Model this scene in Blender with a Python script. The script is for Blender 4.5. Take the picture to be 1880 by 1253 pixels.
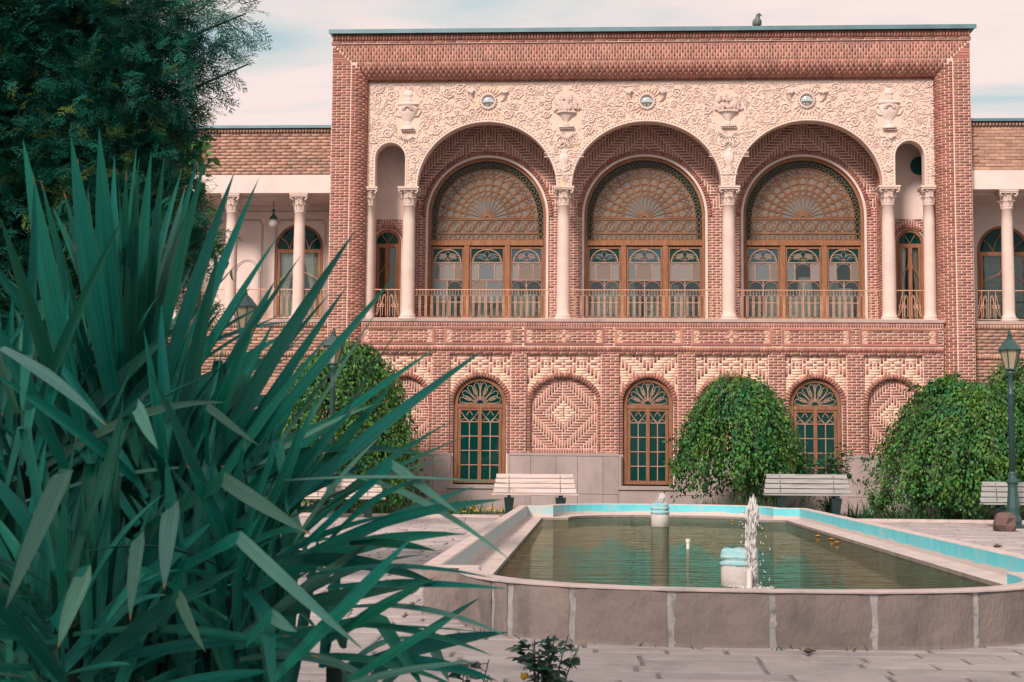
import bpy, math, random
import numpy as np
from mathutils import Vector, Matrix
S = bpy.context.scene; C = S.collection
random.seed(7); np.random.seed(7)
PI = math.pi; R = math.radians
for o in list(bpy.data.objects): bpy.data.objects.remove(o)

# ------------------------------------------------------------------ camera
CAM_POS = Vector((0, 0, 1.21)); FPX = 2611.0
YAW, PITCH, ROLL = R(3.18), R(4.84), .0085
CM = Matrix.Rotation(YAW, 3, 'Z') @ Matrix.Rotation(PI/2+PITCH, 3, 'X') @ Matrix.Rotation(ROLL, 3, 'Z')
cd = bpy.data.cameras.new('camera'); cam = bpy.data.objects.new('camera', cd); C.objects.link(cam)
cam.matrix_world = Matrix.Translation(CAM_POS) @ CM.to_4x4()
cd.sensor_width = 36; cd.lens = FPX/1880*36; cd.clip_end = 3000; cd.clip_start = .05
cd.dof.use_dof = True; cd.dof.focus_distance = 32; cd.dof.aperture_fstop = 13
S.camera = cam
# survey helpers: where the sight line through a photo point meets the plane Y (U) or the level z (G)
def ray(px, py): return CM @ Vector(((px-940)/FPX, -(py-626.5)/FPX, -1))
def U(px, py, Y):
    d = ray(px, py); return CAM_POS + d*(Y/d.y)
def G(px, py, z=0.):
    d = ray(px, py); return CAM_POS + d*((z-CAM_POS.z)/d.z)

# ------------------------------------------------------------------ sky, sun, exposure
SUN_EL, SUN_AZ = R(37), R(-155)        # azimuth measured from +Y towards +X: behind the camera, to its left
w = bpy.data.worlds.new('World'); S.world = w; w.use_nodes = True
N = w.node_tree.nodes; L = w.node_tree.links; N.clear()
out = N.new('ShaderNodeOutputWorld'); mix = N.new('ShaderNodeMixShader')
sky = N.new('ShaderNodeTexSky'); sky.sky_type = 'NISHITA'; sky.sun_disc = False
sky.sun_elevation = SUN_EL; sky.sun_rotation = SUN_AZ; sky.dust_density = 2.0; sky.ozone_density = 1.5
bg1 = N.new('ShaderNodeBackground'); bg1.inputs[1].default_value = .10
bg2 = N.new('ShaderNodeBackground'); bg2.inputs[1].default_value = .72
L.new(sky.outputs[0], bg1.inputs[0])
tc = N.new('ShaderNodeTexCoord'); sep = N.new('ShaderNodeSeparateXYZ'); L.new(tc.outputs['Generated'], sep.inputs[0])
def wm(op, a, b=None):
    n = N.new('ShaderNodeMath'); n.operation = op
    for i, q in enumerate((a, b)):
        if q is None: continue
        if hasattr(q, 'links'): L.new(q, n.inputs[i])
        else: n.inputs[i].default_value = q
    return n.outputs[0]
za = wm('ADD', wm('MAXIMUM', sep.outputs[2], 0.0), .12)
comb = N.new('ShaderNodeCombineXYZ')
L.new(wm('DIVIDE', sep.outputs[0], za), comb.inputs[0]); L.new(wm('DIVIDE', sep.outputs[1], za), comb.inputs[1])
mp = N.new('ShaderNodeMapping'); mp.inputs['Scale'].default_value = (.55, 1.5, 1); mp.inputs['Location'].default_value = (1.3, .4, 0); L.new(comb.outputs[0], mp.inputs[0])
nz = N.new('ShaderNodeTexNoise'); nz.inputs['Scale'].default_value = 2.0; nz.inputs['Detail'].default_value = 8; nz.inputs['Roughness'].default_value = .52
nz.inputs['Distortion'].default_value = .5
L.new(mp.outputs[0], nz.inputs[0])
cr = N.new('ShaderNodeValToRGB'); cr.color_ramp.elements[0].position = .37; cr.color_ramp.elements[1].position = .58
cr.color_ramp.elements[0].color = (.55, .69, .70, 1); cr.color_ramp.elements[1].color = (1.0, .82, .78, 1)
L.new(nz.outputs[0], cr.inputs[0]); L.new(cr.outputs[0], bg2.inputs[0])
mr = N.new('ShaderNodeMapRange'); mr.inputs[1].default_value = .25; mr.inputs[2].default_value = .45; mr.inputs[3].default_value = .6; mr.inputs[4].default_value = .97
L.new(nz.outputs[0], mr.inputs[0]); L.new(mr.outputs[0], mix.inputs[0])
L.new(bg1.outputs[0], mix.inputs[1]); L.new(bg2.outputs[0], mix.inputs[2]); L.new(mix.outputs[0], out.inputs[0])
sd = bpy.data.lights.new('sun', 'SUN'); sd.energy = 3.3; sd.angle = R(12); sd.color = (1, .83, .735)
sun = bpy.data.objects.new('sun', sd); C.objects.link(sun)
sv = Vector((math.sin(SUN_AZ)*math.cos(SUN_EL), math.cos(SUN_AZ)*math.cos(SUN_EL), math.sin(SUN_EL)))
sun.rotation_euler = sv.to_track_quat('Z', 'Y').to_euler(); sun.location = (-8, -10, 25)
S.view_settings.view_transform = 'Standard'; S.view_settings.look = 'None'; S.view_settings.gamma = 1
S.view_settings.exposure = .46
S.view_settings.use_curve_mapping = False
S.render.engine = 'CYCLES'; S.render.resolution_x = 1024; S.render.resolution_y = 682

# ------------------------------------------------------------------ materials
def mat(name, col, col2=None, rough=.8, scale=6., island=0., bump=0., bscale=40., spec=.3, metal=0., stain=None, sscale=1.2, samt=.5, stretch=(1,1,1), detail=5., trans=0.):
    m = bpy.data.materials.new(name); m.use_nodes = True; n = m.node_tree.nodes; l = m.node_tree.links
    b = n['Principled BSDF']; b.inputs['Roughness'].default_value = rough; b.inputs['Specular IOR Level'].default_value = spec; b.inputs['Metallic'].default_value = metal
    tc = n.new('ShaderNodeTexCoord'); mp = n.new('ShaderNodeMapping'); mp.inputs['Scale'].default_value = stretch
    geo = n.new('ShaderNodeNewGeometry'); l.new(geo.outputs['Position'], mp.inputs[0])
    nz = n.new('ShaderNodeTexNoise'); nz.inputs['Scale'].default_value = scale; nz.inputs['Detail'].default_value = detail; l.new(mp.outputs[0], nz.inputs[0])
    rp = n.new('ShaderNodeMapRange'); rp.inputs[1].default_value = .3; rp.inputs[2].default_value = .7; l.new(nz.outputs[0], rp.inputs[0])
    mx = n.new('ShaderNodeMix'); mx.data_type = 'RGBA'; mx.inputs[6].default_value = (*col, 1); mx.inputs[7].default_value = (*(col2 or [c*.75 for c in col]), 1)
    l.new(rp.outputs[0], mx.inputs[0]); cur = mx.outputs[2]
    if stain:
        n2 = n.new('ShaderNodeTexNoise'); n2.inputs['Scale'].default_value = sscale; n2.inputs['Detail'].default_value = 6; n2.inputs['Roughness'].default_value = .65; l.new(mp.outputs[0], n2.inputs[0])
        r2 = n.new('ShaderNodeMapRange'); r2.inputs[1].default_value = .52; r2.inputs[2].default_value = .72; r2.inputs[4].default_value = samt; l.new(n2.outputs[0], r2.inputs[0])
        m2 = n.new('ShaderNodeMix'); m2.data_type = 'RGBA'; m2.inputs[7].default_value = (*stain, 1); l.new(r2.outputs[0], m2.inputs[0]); l.new(cur, m2.inputs[6]); cur = m2.outputs[2]
    if island:
        oi = n.new('ShaderNodeObjectInfo'); ad = n.new('ShaderNodeMath'); ad.operation = 'ADD'; l.new(geo.outputs['Random Per Island'], ad.inputs[0]); l.new(oi.outputs['Random'], ad.inputs[1])
        fr = n.new('ShaderNodeMath'); fr.operation = 'FRACT'; l.new(ad.outputs[0], fr.inputs[0])
        mr = n.new('ShaderNodeMapRange'); mr.inputs[3].default_value = 1-island; mr.inputs[4].default_value = 1+island; l.new(fr.outputs[0], mr.inputs[0])
        hs = n.new('ShaderNodeHueSaturation'); l.new(mr.outputs[0], hs.inputs['Value']); l.new(cur, hs.inputs['Color'])
        mh = n.new('ShaderNodeMapRange'); mh.inputs[3].default_value = .5-island*.05; mh.inputs[4].default_value = .5+island*.05
        f2 = n.new('ShaderNodeMath'); f2.operation = 'MULTIPLY'; f2.inputs[1].default_value = 7.31; l.new(fr.outputs[0], f2.inputs[0]); f3 = n.new('ShaderNodeMath'); f3.operation = 'FRACT'; l.new(f2.outputs[0], f3.inputs[0]); l.new(f3.outputs[0], mh.inputs[0]); l.new(mh.outputs[0], hs.inputs['Hue'])
        cur = hs.outputs[0]
    l.new(cur, b.inputs['Base Color'])
    if bump:
        nb = n.new('ShaderNodeTexNoise'); nb.inputs['Scale'].default_value = bscale; nb.inputs['Detail'].default_value = 4; l.new(mp.outputs[0], nb.inputs[0])
        bp = n.new('ShaderNodeBump'); bp.inputs['Strength'].default_value = bump; bp.inputs['Distance'].default_value = .02; l.new(nb.outputs[0], bp.inputs['Height']); l.new(bp.outputs[0], b.inputs['Normal'])
    if trans:
        ts = n.new('ShaderNodeBsdfTranslucent'); l.new(cur, ts.inputs[0]); ms = n.new('ShaderNodeMixShader'); ms.inputs[0].default_value = trans
        l.new(b.outputs[0], ms.inputs[1]); l.new(ts.outputs[0], ms.inputs[2]); l.new(ms.outputs[0], n['Material Output'].inputs[0])
    return m
def glass(name, tint, refl=.06, opac=.0, base=(0, .05, .045)):
    m = bpy.data.materials.new(name); m.use_nodes = True; n = m.node_tree.nodes; l = m.node_tree.links; n.clear()
    o = n.new('ShaderNodeOutputMaterial'); t = n.new('ShaderNodeBsdfTransparent'); t.inputs[0].default_value = (*tint, 1)
    d = n.new('ShaderNodeBsdfDiffuse'); d.inputs[0].default_value = (*base, 1); m1 = n.new('ShaderNodeMixShader'); m1.inputs[0].default_value = opac
    g = n.new('ShaderNodeBsdfGlossy'); g.inputs['Roughness'].default_value = .03; f = n.new('ShaderNodeFresnel'); f.inputs[0].default_value = 1.5
    nz = n.new('ShaderNodeTexNoise'); nz.inputs['Scale'].default_value = 2.2; bp = n.new('ShaderNodeBump'); bp.inputs['Strength'].default_value = .12; bp.inputs['Distance'].default_value = .03
    geo = n.new('ShaderNodeNewGeometry'); l.new(geo.outputs['Position'], nz.inputs[0]); l.new(nz.outputs[0], bp.inputs['Height']); l.new(bp.outputs[0], g.inputs['Normal'])
    a = n.new('ShaderNodeMath'); a.operation = 'ADD'; a.inputs[1].default_value = refl; l.new(f.outputs[0], a.inputs[0])
    m2 = n.new('ShaderNodeMixShader'); l.new(a.outputs[0], m2.inputs[0]); l.new(t.outputs[0], m1.inputs[1]); l.new(d.outputs[0], m1.inputs[2])
    l.new(m1.outputs[0], m2.inputs[1]); l.new(g.outputs[0], m2.inputs[2]); l.new(m2.outputs[0], o.inputs[0]); return m
M = {}
M['brick'] = mat('red_brick', (.40,.185,.142), (.325,.145,.115), .85, 3., island=.26, bump=.15, bscale=90, stain=(.24,.145,.125), sscale=.8, samt=.5)
M['pale'] = mat('pale_brick', (.80,.57,.44), (.74,.51,.39), .85, 3., island=.06, bump=.1, bscale=90)
M['tan'] = mat('tan_brick', (.46,.275,.205), (.35,.21,.165), .9, 2.5, island=.2, bump=.25, bscale=70, stain=(.20,.17,.15), samt=.6)
M['mortar'] = mat('mortar', (.76,.575,.50), (.68,.50,.43), .95, 8, bump=.1, stain=(.45,.36,.32), sscale=.9, samt=.3)
M['mortar_old'] = mat('old_mortar', (.36,.25,.20), (.25,.18,.15), .95, 8, bump=.2)
M['stucco'] = mat('stucco', (.80,.60,.52), (.74,.53,.43), .9, 2.2, bump=.08, bscale=60)
M['ground_stucco'] = mat('stucco_ground', (.70,.535,.455), (.67,.50,.415), .9, 2.0, bump=.06, stain=(.72,.44,.22), sscale=.5, samt=.45)
M['relief'] = mat('relief_stucco', (.73,.605,.555), (.65,.52,.475), .85, 5, bump=.2, bscale=45, stain=(.40,.32,.29), sscale=3.5, samt=.5)
M['plaster'] = mat('white_plaster', (.72,.60,.56), (.62,.52,.49), .9, 1.8, bump=.05, stain=(.45,.42,.40), sscale=1.1, samt=.5)
M['column'] = mat('column_plaster', (.68,.54,.485), (.60,.475,.425), .85, 3, bump=.1, bscale=30, stain=(.50,.38,.32), sscale=1.6, samt=.5)
M['wood'] = mat('oak_wood', (.30,.135,.062), (.19,.085,.045), .6, 5, bump=.12, bscale=30, stretch=(6,6,.7), stain=(.40,.24,.16), sscale=2, samt=.5)
M['wood_old'] = mat('old_brown_wood', (.27,.125,.065), (.165,.075,.042), .7, 5, bump=.15, bscale=30, stretch=(6,6,.7), stain=(.34,.24,.19), sscale=2, samt=.5)
M['lattice'] = mat('lattice_wood', (.27,.128,.060), (.18,.085,.044), .65, 4)
M['lead'] = mat('pale_glazing_bar', (.42,.26,.20), (.33,.20,.15), .6, 4)
M['stone'] = mat('dado_stone', (.38,.315,.30), (.31,.265,.26), .85, 2.5, island=.07, bump=.2, bscale=50, stain=(.22,.20,.195), sscale=1.8, samt=.6, stretch=(1,1,.45))
M['sill'] = mat('sill_stone', (.48,.35,.31), (.36,.28,.26), .85, 3, bump=.15, stain=(.22,.2,.19), sscale=1.3, samt=.7)
M['coping'] = mat('roof_sheet', (.13,.24,.27), (.10,.19,.22), .45, 3, spec=.5, metal=.3)
M['iron'] = mat('rail_iron', (.62,.38,.27), (.48,.27,.17), .6, 6, metal=.1)
M['darkroom'] = mat('room_shade_teal', (.012,.10,.085), (.008,.07,.06), .9, 2)  # teal tone of the shade indoors put into the wall colour
M['curtain'] = mat('curtain', (.78,.68,.62), (.66,.57,.52), .95, 3)
M['pane'] = glass('clear_glass', (.88,.94,.92), .03, .04, (0,.07,.06))
M['pane_teal'] = glass('teal_glass', (.1,.5,.45), -.022, .72, (.003,.055,.046))
M['pane_blue'] = glass('blue_glass', (.2,.5,.6), .03, .6, (.015,.10,.14))
M['pane_sky_grey'] = glass('sky_grey_glass', (.6,.62,.6), .03, .75, (.27,.25,.24))  # pale reflection of the sky put into the pane colour
M['pane_sky_grey2'] = glass('frosted_dim_glass', (.5,.5,.5), .03, .8, (.215,.175,.145))
M['pane_petal'] = glass('pale_blue_glass', (.5,.5,.5), .03, .8, (.15,.18,.19))
M['pale_orn'] = mat('pale_ornament', (.62,.40,.31), (.55,.34,.26), .85, 5)
M['mirror'] = mat('mirror_glass', (.86,.88,.88), (.8,.82,.82), .04, 3, metal=1., spec=.8)
# ------------------------------------------------------------------ mesh helpers
class MB:
    def __init__(s): s.v = []; s.f = []; s.m = []
    def face(s, idx, mi=0): s.f.append(tuple(idx)); s.m.append(mi)
    def box(s, x0, x1, y0, y1, z0, z1, mi=0):
        b = len(s.v); s.v += [(x,y,z) for z in (z0,z1) for y in (y0,y1) for x in (x0,x1)]
        for q in ((0,2,3,1),(4,5,7,6),(0,1,5,4),(2,6,7,3),(0,4,6,2),(1,3,7,5)): s.face([b+i for i in q], mi)
        return s
    def obox(s, c, ax, ay, az, h, mi=0):
        b = len(s.v); c = Vector(c)
        for k in (-1,1):
            for j in (-1,1):
                for i in (-1,1): s.v.append(tuple(c + ax*(i*h[0]) + ay*(j*h[1]) + az*(k*h[2])))
        for q in ((0,2,3,1),(4,5,7,6),(0,1,5,4),(2,6,7,3),(0,4,6,2),(1,3,7,5)): s.face([b+i for i in q], mi)
        return s
    def prism(s, pts, y0, y1, mi=0):      # outline in XZ, extruded in Y
        b = len(s.v); n = len(pts); s.v += [(p[0], y0, p[1]) for p in pts] + [(p[0], y1, p[1]) for p in pts]
        s.face(range(b, b+n), mi); s.face(range(b+2*n-1, b+n-1, -1), mi)
        for i in range(n): j = (i+1) % n; s.face((b+i, b+n+i, b+n+j, b+j), mi)
        return s
    def prism_z(s, pts, z0, z1, mi=0):
        b = len(s.v); n = len(pts); s.v += [(p[0], p[1], z0) for p in pts] + [(p[0], p[1], z1) for p in pts]
        s.face(range(b+n-1, b-1, -1), mi); s.face(range(b+n, b+2*n), mi)
        for i in range(n): j = (i+1) % n; s.face((b+i, b+j, b+n+j, b+n+i), mi)
        return s
    def tube(s, pts, r, n=5, closed=False, mi=0, flat=1., cap=True):
        pts = [Vector(p) for p in pts]; m = len(pts)
        if m < 2: return s
        rs = r if isinstance(r, (list, tuple)) else [r]*m; b = len(s.v)
        for i, p in enumerate(pts):
            if closed: t = pts[(i+1) % m] - pts[i-1]
            else: t = pts[min(i+1, m-1)] - pts[max(i-1, 0)]
            if t.length < 1e-9: t = Vector((0,0,1))
            t.normalize(); a = Vector((0,1,0)) if abs(t.y) < .9 else Vector((1,0,0))
            u = t.cross(a).normalized(); w_ = u.cross(t).normalized()
            for k in range(n):
                an = 2*PI*(k+.5)/n; s.v.append(tuple(p + u*(math.cos(an)*rs[i]) + w_*(math.sin(an)*rs[i]*flat)))
        for i in range(m if closed else m-1):
            j = (i+1) % m
            for k in range(n): s.face((b+i*n+k, b+i*n+(k+1) % n, b+j*n+(k+1) % n, b+j*n+k), mi)
        if not closed and cap: s.face(range(b, b+n), mi); s.face(range(b+m*n-1, b+(m-1)*n-1, -1), mi)
        return s
    def lathe(s, prof, c=(0,0,0), n=16, mi=0, sy=1., lob=None):
        b = len(s.v); m = len(prof)
        for (r, z) in prof:
            for k in range(n):
                a = 2*PI*k/n; q = r*(1+(lob[1]*math.cos(lob[0]*a) if lob else 0)); s.v.append((c[0]+q*math.cos(a), c[1]+q*math.sin(a)*sy, c[2]+z))
        for i in range(m-1):
            for k in range(n): s.face((b+i*n+k, b+i*n+(k+1) % n, b+(i+1)*n+(k+1) % n, b+(i+1)*n+k), mi)
        s.face(range(b+n-1, b-1, -1), mi); s.face(range(b+(m-1)*n, b+m*n), mi)
        return s
    def octa(s, c, d, up, l, w_, h, mi=0):
        c = Vector(c); d = Vector(d).normalized(); up = Vector(up).normalized(); sd = d.cross(up).normalized(); b = len(s.v)
        for q in (d*l, -d*l*.7, sd*w_, -sd*w_, up*h, -up*h): s.v.append(tuple(c+q))
        for q in ((0,2,4),(0,4,3),(0,3,5),(0,5,2),(1,4,2),(1,3,4),(1,5,3),(1,2,5)): s.face([b+i for i in q], mi)
        return s
    def sphere(s, c, r, nu=10, nv=6, sc=(1,1,1), mi=0):
        b = len(s.v)
        for i in range(nv+1):
            t = PI*i/nv
            for k in range(nu): a = 2*PI*k/nu; s.v.append((c[0]+r*sc[0]*math.sin(t)*math.cos(a), c[1]+r*sc[1]*math.sin(t)*math.sin(a), c[2]+r*sc[2]*math.cos(t)))
        for i in range(nv):
            for k in range(nu): s.face((b+i*nu+k, b+(i+1)*nu+k, b+(i+1)*nu+(k+1) % nu, b+i*nu+(k+1) % nu), mi)
        return s
    def build(s, name, m, parent=None, smooth=False, uv=None):
        me = bpy.data.meshes.new(name); me.from_pydata([tuple(p) for p in s.v], [], s.f)
        for q in (m if isinstance(m, (list, tuple)) else [m]): me.materials.append(M[q])
        if isinstance(m, (list, tuple)) and len(m) > 1: me.polygons.foreach_set('material_index', s.m)
        if smooth: me.polygons.foreach_set('use_smooth', [True]*len(s.f))
        if uv:
            lay = me.uv_layers.new(name='UVMap'); lv = np.empty(len(me.loops), dtype=np.int32); me.loops.foreach_get('vertex_index', lv); lay.data.foreach_set('uv', np.asarray(uv, dtype=np.float32)[lv].ravel())
        me.validate(); me.update()
        return link(name, me, parent)
def link(name, me, parent=None):
    o = bpy.data.objects.new(name, me); C.objects.link(o)
    if parent is not None: o.parent = parent; o.matrix_parent_inverse = Wm(parent).inverted()
    return o
def Wm(o):
    m = o.matrix_basis
    return Wm(o.parent) @ o.matrix_parent_inverse @ m if o.parent else m.copy()
def np_mesh(name, V, F, m, parent=None, mi=None, smooth=False):
    V = np.asarray(V, dtype=np.float32).reshape(-1, 3); F = np.asarray(F, dtype=np.int32); k = F.shape[1]
    me = bpy.data.meshes.new(name); me.vertices.add(len(V)); me.vertices.foreach_set('co', V.ravel())
    me.loops.add(F.size); me.loops.foreach_set('vertex_index', F.ravel()); me.polygons.add(len(F))
    me.polygons.foreach_set('loop_start', np.arange(0, F.size, k, dtype=np.int32)); me.polygons.foreach_set('loop_total', np.full(len(F), k, dtype=np.int32))
    for q in (m if isinstance(m, (list, tuple)) else [m]): me.materials.append(M[q])
    if mi is not None: me.polygons.foreach_set('material_index', np.asarray(mi, dtype=np.int32))
    me.update(calc_edges=True); me.validate()
    if smooth: me.polygons.foreach_set('use_smooth', np.ones(len(F), dtype=bool))
    return link(name, me, parent)
def tag(o, label=None, cat=None, group=None, kind=None):
    if label: o['label'] = label
    if cat: o['category'] = cat
    if group: o['group'] = group
    if kind: o['kind'] = kind
    return o
def thing(name, loc, label, cat, group=None):
    o = bpy.data.objects.new(name, None); C.objects.link(o); o.location = loc; o.matrix_basis = Matrix.Translation(loc); o.empty_display_size = .2
    return tag(o, label, cat, group)
def arc(cx, cz, rx, rz, a0, a1, n): return [(cx+rx*math.cos(a0+(a1-a0)*i/n), cz+rz*math.sin(a0+(a1-a0)*i/n)) for i in range(n+1)]
def arch_plate(mb, x0, x1, zb, z1, cx, hw, zs, rise, y0, y1, n=28, mi=0, sides=True):
    """wall plate between x0..x1, zb..z1 with an arched opening that is open at the bottom"""
    a = arc(cx, zs, hw, rise, PI, 0, n)
    if zs > zb+1e-4:
        if cx-hw > x0: mb.box(x0, cx-hw, y0, y1, zb, zs, mi)
        if x1 > cx+hw: mb.box(cx+hw, x1, y0, y1, zb, zs, mi)
    if cx-hw > x0+1e-3: mb.box(x0, cx-hw, y0, y1, zs, z1, mi)
    if x1 > cx+hw+1e-3: mb.box(cx+hw, x1, y0, y1, zs, z1, mi)
    for i in range(n):
        (xa, za), (xb, zb_) = a[i], a[i+1]
        b = len(mb.v); mb.v += [(xa,y0,za),(xb,y0,zb_),(xb,y0,z1),(xa,y0,z1),(xa,y1,za),(xb,y1,zb_),(xb,y1,z1),(xa,y1,z1)]
        for q in ((0,1,2,3),(4,7,6,5),(0,4,5,1),(3,2,6,7)): mb.face([b+k for k in q], mi)
def in_arch(cx, hw, zs, rise, zb=-9):
    def f(x, z):
        if abs(x-cx) >= hw or z < zb: return False
        return z <= zs or ((x-cx)/hw)**2 + ((z-zs)/rise)**2 < 1
    return f
# ------------------------------------------------------------------ bricks (collected, then built per building)
class Bricks:
    def __init__(s): s.d = {'brick': [], 'pale': [], 'tan': []}
    def add(s, c, h, kind='brick', ax=(1,0,0), ay=(0,1,0), az=(0,0,1)): s.d[kind].append((tuple(c), tuple(h), tuple(ax), tuple(ay), tuple(az)))
    def rect(s, x0, x1, z0, z1, y, kind='brick', proud=.009):
        j = random.uniform(-.003, .003)
        s.add(((x0+x1)/2, y-proud/2+j, (z0+z1)/2), ((x1-x0)/2, proud/2+.006, (z1-z0)/2), kind)
    def stretcher(s, x0, x1, z0, z1, y, kind='brick', ch=.0677, Lb=.235, j=.022, hole=None, phase=0, proud=.009, jit=0.):
        n = max(1, round((z1-z0)/ch)); c = (z1-z0)/n
        for r in range(n):
            za, zb = z0+r*c+j/2, z0+(r+1)*c-j/2; zm = (za+zb)/2; off = ((r+phase) % 2)*.5*Lb + (random.uniform(-jit, jit) if jit else 0)
            x = x0-off
            while x < x1:
                a, b = max(x+j/2, x0+.002), min(x+Lb-j/2, x1-.002); x += Lb
                if b-a < .018: continue
                if hole:
                    ha, hb = hole(a, zm), hole(b, zm)
                    if ha and hb: continue
                    if ha or hb:
                        lo, hi = a, b
                        for _ in range(8):
                            q = (lo+hi)/2
                            if hole(q, zm) == ha: lo = q
                            else: hi = q
                        if ha: a = hi
                        else: b = lo
                        if b-a < .03: continue
                    elif hole((a+b)/2, zm): continue
                dz = random.uniform(-jit, jit)*.12 if jit else 0
                s.rect(a, b, za+dz, zb+dz, y, kind, proud+(random.uniform(-jit, jit)*.15 if jit else 0))
    def soldiers(s, x0, x1, z0, z1, y, p=.0677, j=.021, kind='brick', proud=.009, rows=1):
        n = max(1, round((x1-x0)/p)); c = (x1-x0)/n
        for i in range(n):
            o = ((i % 2)*.5 if rows > 1 else 0)*(z1-z0)/rows
            for r in range(rows+(1 if rows > 1 else 0)):
                a, b = z0+r*(z1-z0)/rows-o, z0+(r+1)*(z1-z0)/rows-o
                a, b = max(a+j/4, z0), min(b-j/4, z1)
                if b-a > .02: s.rect(x0+i*c+j/2.4, x0+(i+1)*c-j/2.4, a, b, y, kind, proud)
    def grid(s, x0, x1, z0, z1, y, fn, hole=None, cell=.0677, j=.026, cellx=None, jv=None, fill='pale', fillL=3, proud=.009, cx=None):
        """fn(i,q,rows) -> (kind, 'h'/'v', brick id) or None; unclaimed cells are filled with short horizontal bricks"""
        cx = (x0+x1)/2 if cx is None else cx; cX = cellx or cell
        nl = int((cx-x0)/cX+.5); nr = int((x1-cx)/cX+.5); nz = max(1, round((z1-z0)/cell)); cz = (z1-z0)/nz; done = {}
        ok = lambda i, q: -nl <= i <= nr and 0 <= q < nz and not (hole and hole(cx+i*cX, z0+(q+.5)*cz))
        for q in range(nz):
            for i in range(-nl, nr+1):
                if (i, q) in done or not ok(i, q): continue
                t = fn(i, q, nz)
                if not t: continue
                kind, o, bid = t; e = (i, q); done[e] = 1
                while True:
                    nx = (e[0]+1, e[1]) if o == 'h' else (e[0], e[1]+1)
                    if nx in done or not ok(*nx): break
                    t2 = fn(nx[0], nx[1], nz)
                    if not t2 or t2[2] != bid: break
                    e = nx; done[e] = 1
                jx_ = (jv or j) if o == 'v' else j
                s.rect(max(x0, cx+(i-.5)*cX+jx_/2), min(x1, cx+(e[0]+.5)*cX-jx_/2), z0+q*cz+j/2, z0+(e[1]+1)*cz-j/2, y, kind, proud)
        if fill:
            for q in range(nz):
                i = -nl
                while i <= nr:
                    if (i, q) in done or not ok(i, q): i += 1; continue
                    e = i; stop = (fillL if (i+nl+q) % 2 else fillL)
                    while e+1 <= nr and (e+1, q) not in done and ok(e+1, q) and e-i+1 < stop: e += 1
                    s.rect(max(x0, cx+(i-.5)*cX+j/4), min(x1, cx+(e+.5)*cX-j/4), z0+q*cz+j/4, z0+(q+1)*cz-j/4, y, fill, proud-.004)
                    i = e+1
    def ring(s, cx, zs, hw, rise, wr, y, p=.068, j=.013, kind='brick', proud=.02, dep=None):
        ts = [PI*k/400 for k in range(401)]; ps = [Vector((cx-math.cos(t)*hw, 0, zs+math.sin(t)*rise)) for t in ts]
        ln = [0]
        for k in range(400): ln.append(ln[-1]+(ps[k+1]-ps[k]).length)
        n = round(ln[-1]/p)
        for q in range(n):
            l0 = (q+.5)*ln[-1]/n; k = min(399, int(np.searchsorted(ln, l0)))
            t = (ps[min(400, k+1)]-ps[k-1]).normalized(); nn = Vector((-t.z, 0, t.x)); c = ps[k]+nn*(wr/2); c.y = y-proud/2
            s.add(c, ((ln[-1]/n-j)/2, proud/2+.006, wr/2), kind, t, (0,1,0), nn)
    def build(s, parent, names={'brick':'brick','pale':'pale_brick','tan':'brick'}, single=300, skind='brick'):
        F0 = np.array([(0,2,3,1),(4,5,7,6),(0,1,5,4),(0,4,6,2),(1,3,7,5)])
        unit = np.array([(i,jj,k) for k in (-1,1) for jj in (-1,1) for i in (-1,1)], float)
        for kind, L_ in s.d.items():
            if not L_: continue
            if kind == skind and single:
                order = sorted(range(len(L_)), key=lambda i: -(round(L_[i][1][0]*L_[i][1][2]*4, 4) - .00002*abs(L_[i][0][2]-2.5)) if L_[i][2] == (1,0,0) else 0)
                pick = set(order[:single]); um = MB(); um.box(-1,1,-1,1,-1,1); me = bpy.data.meshes.new('brick'); me.from_pydata(um.v, [], um.f); me.materials.append(M[kind])
                for i in sorted(pick):
                    o = link('brick', me, parent); o.location = L_[i][0]; o.scale = L_[i][1]
                L_ = [q for i, q in enumerate(L_) if i not in pick]
            A = np.array([q[0] for q in L_]); Hh = np.array([q[1] for q in L_]); X = np.array([q[2] for q in L_]); Y = np.array([q[3] for q in L_]); Z = np.array([q[4] for q in L_])
            V = A[:,None,:] + unit[None,:,0:1]*(Hh[:,0:1]*X)[:,None,:] + unit[None,:,1:2]*(Hh[:,1:2]*Y)[:,None,:] + unit[None,:,2:3]*(Hh[:,2:3]*Z)[:,None,:]
            F = (F0[None]+8*np.arange(len(L_))[:,None,None]).reshape(-1,4)
            o = np_mesh({'brick':'brick_work','pale':'pale_brick_work','tan':'brick_work'}[kind], V, F, kind, parent); o['kind'] = 'stuff'
# ================================================================== the brick mansion
YF = 35.0; YS = YF+.36; YC = YS+.15; YB = YS+1.15       # front plane, stucco panel, column axis, loggia back wall
def UX(px, py=588, Y=YF): return U(px, py, Y).x
def UZ(py, px=1190, Y=YF): return U(px, py, Y).z
mansion = thing('brick_mansion', (1.4, YF, 0), 'two storey red brick mansion with white stucco arcade above the pool', 'building')
BK = Bricks()
XL, XR = UX(601, 600), UX(1790, 600)
XLf, XRf = UX(636.5, 588), UX(1757, 588)      # inner edge of the flat outer frame
XLi, XRi = UX(664, 588), UX(1732, 588)        # inner edge of the rounded moulding
ZT = U(1180, 78, YF).z; ZG = U(1180, 111, YF).z; ZO = UZ(150, 1180, YS); ZROOF = U(1180, 57, YF-.12).z
ZSILL = UZ(586); ZDADO = UZ(834, 1110)
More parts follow.
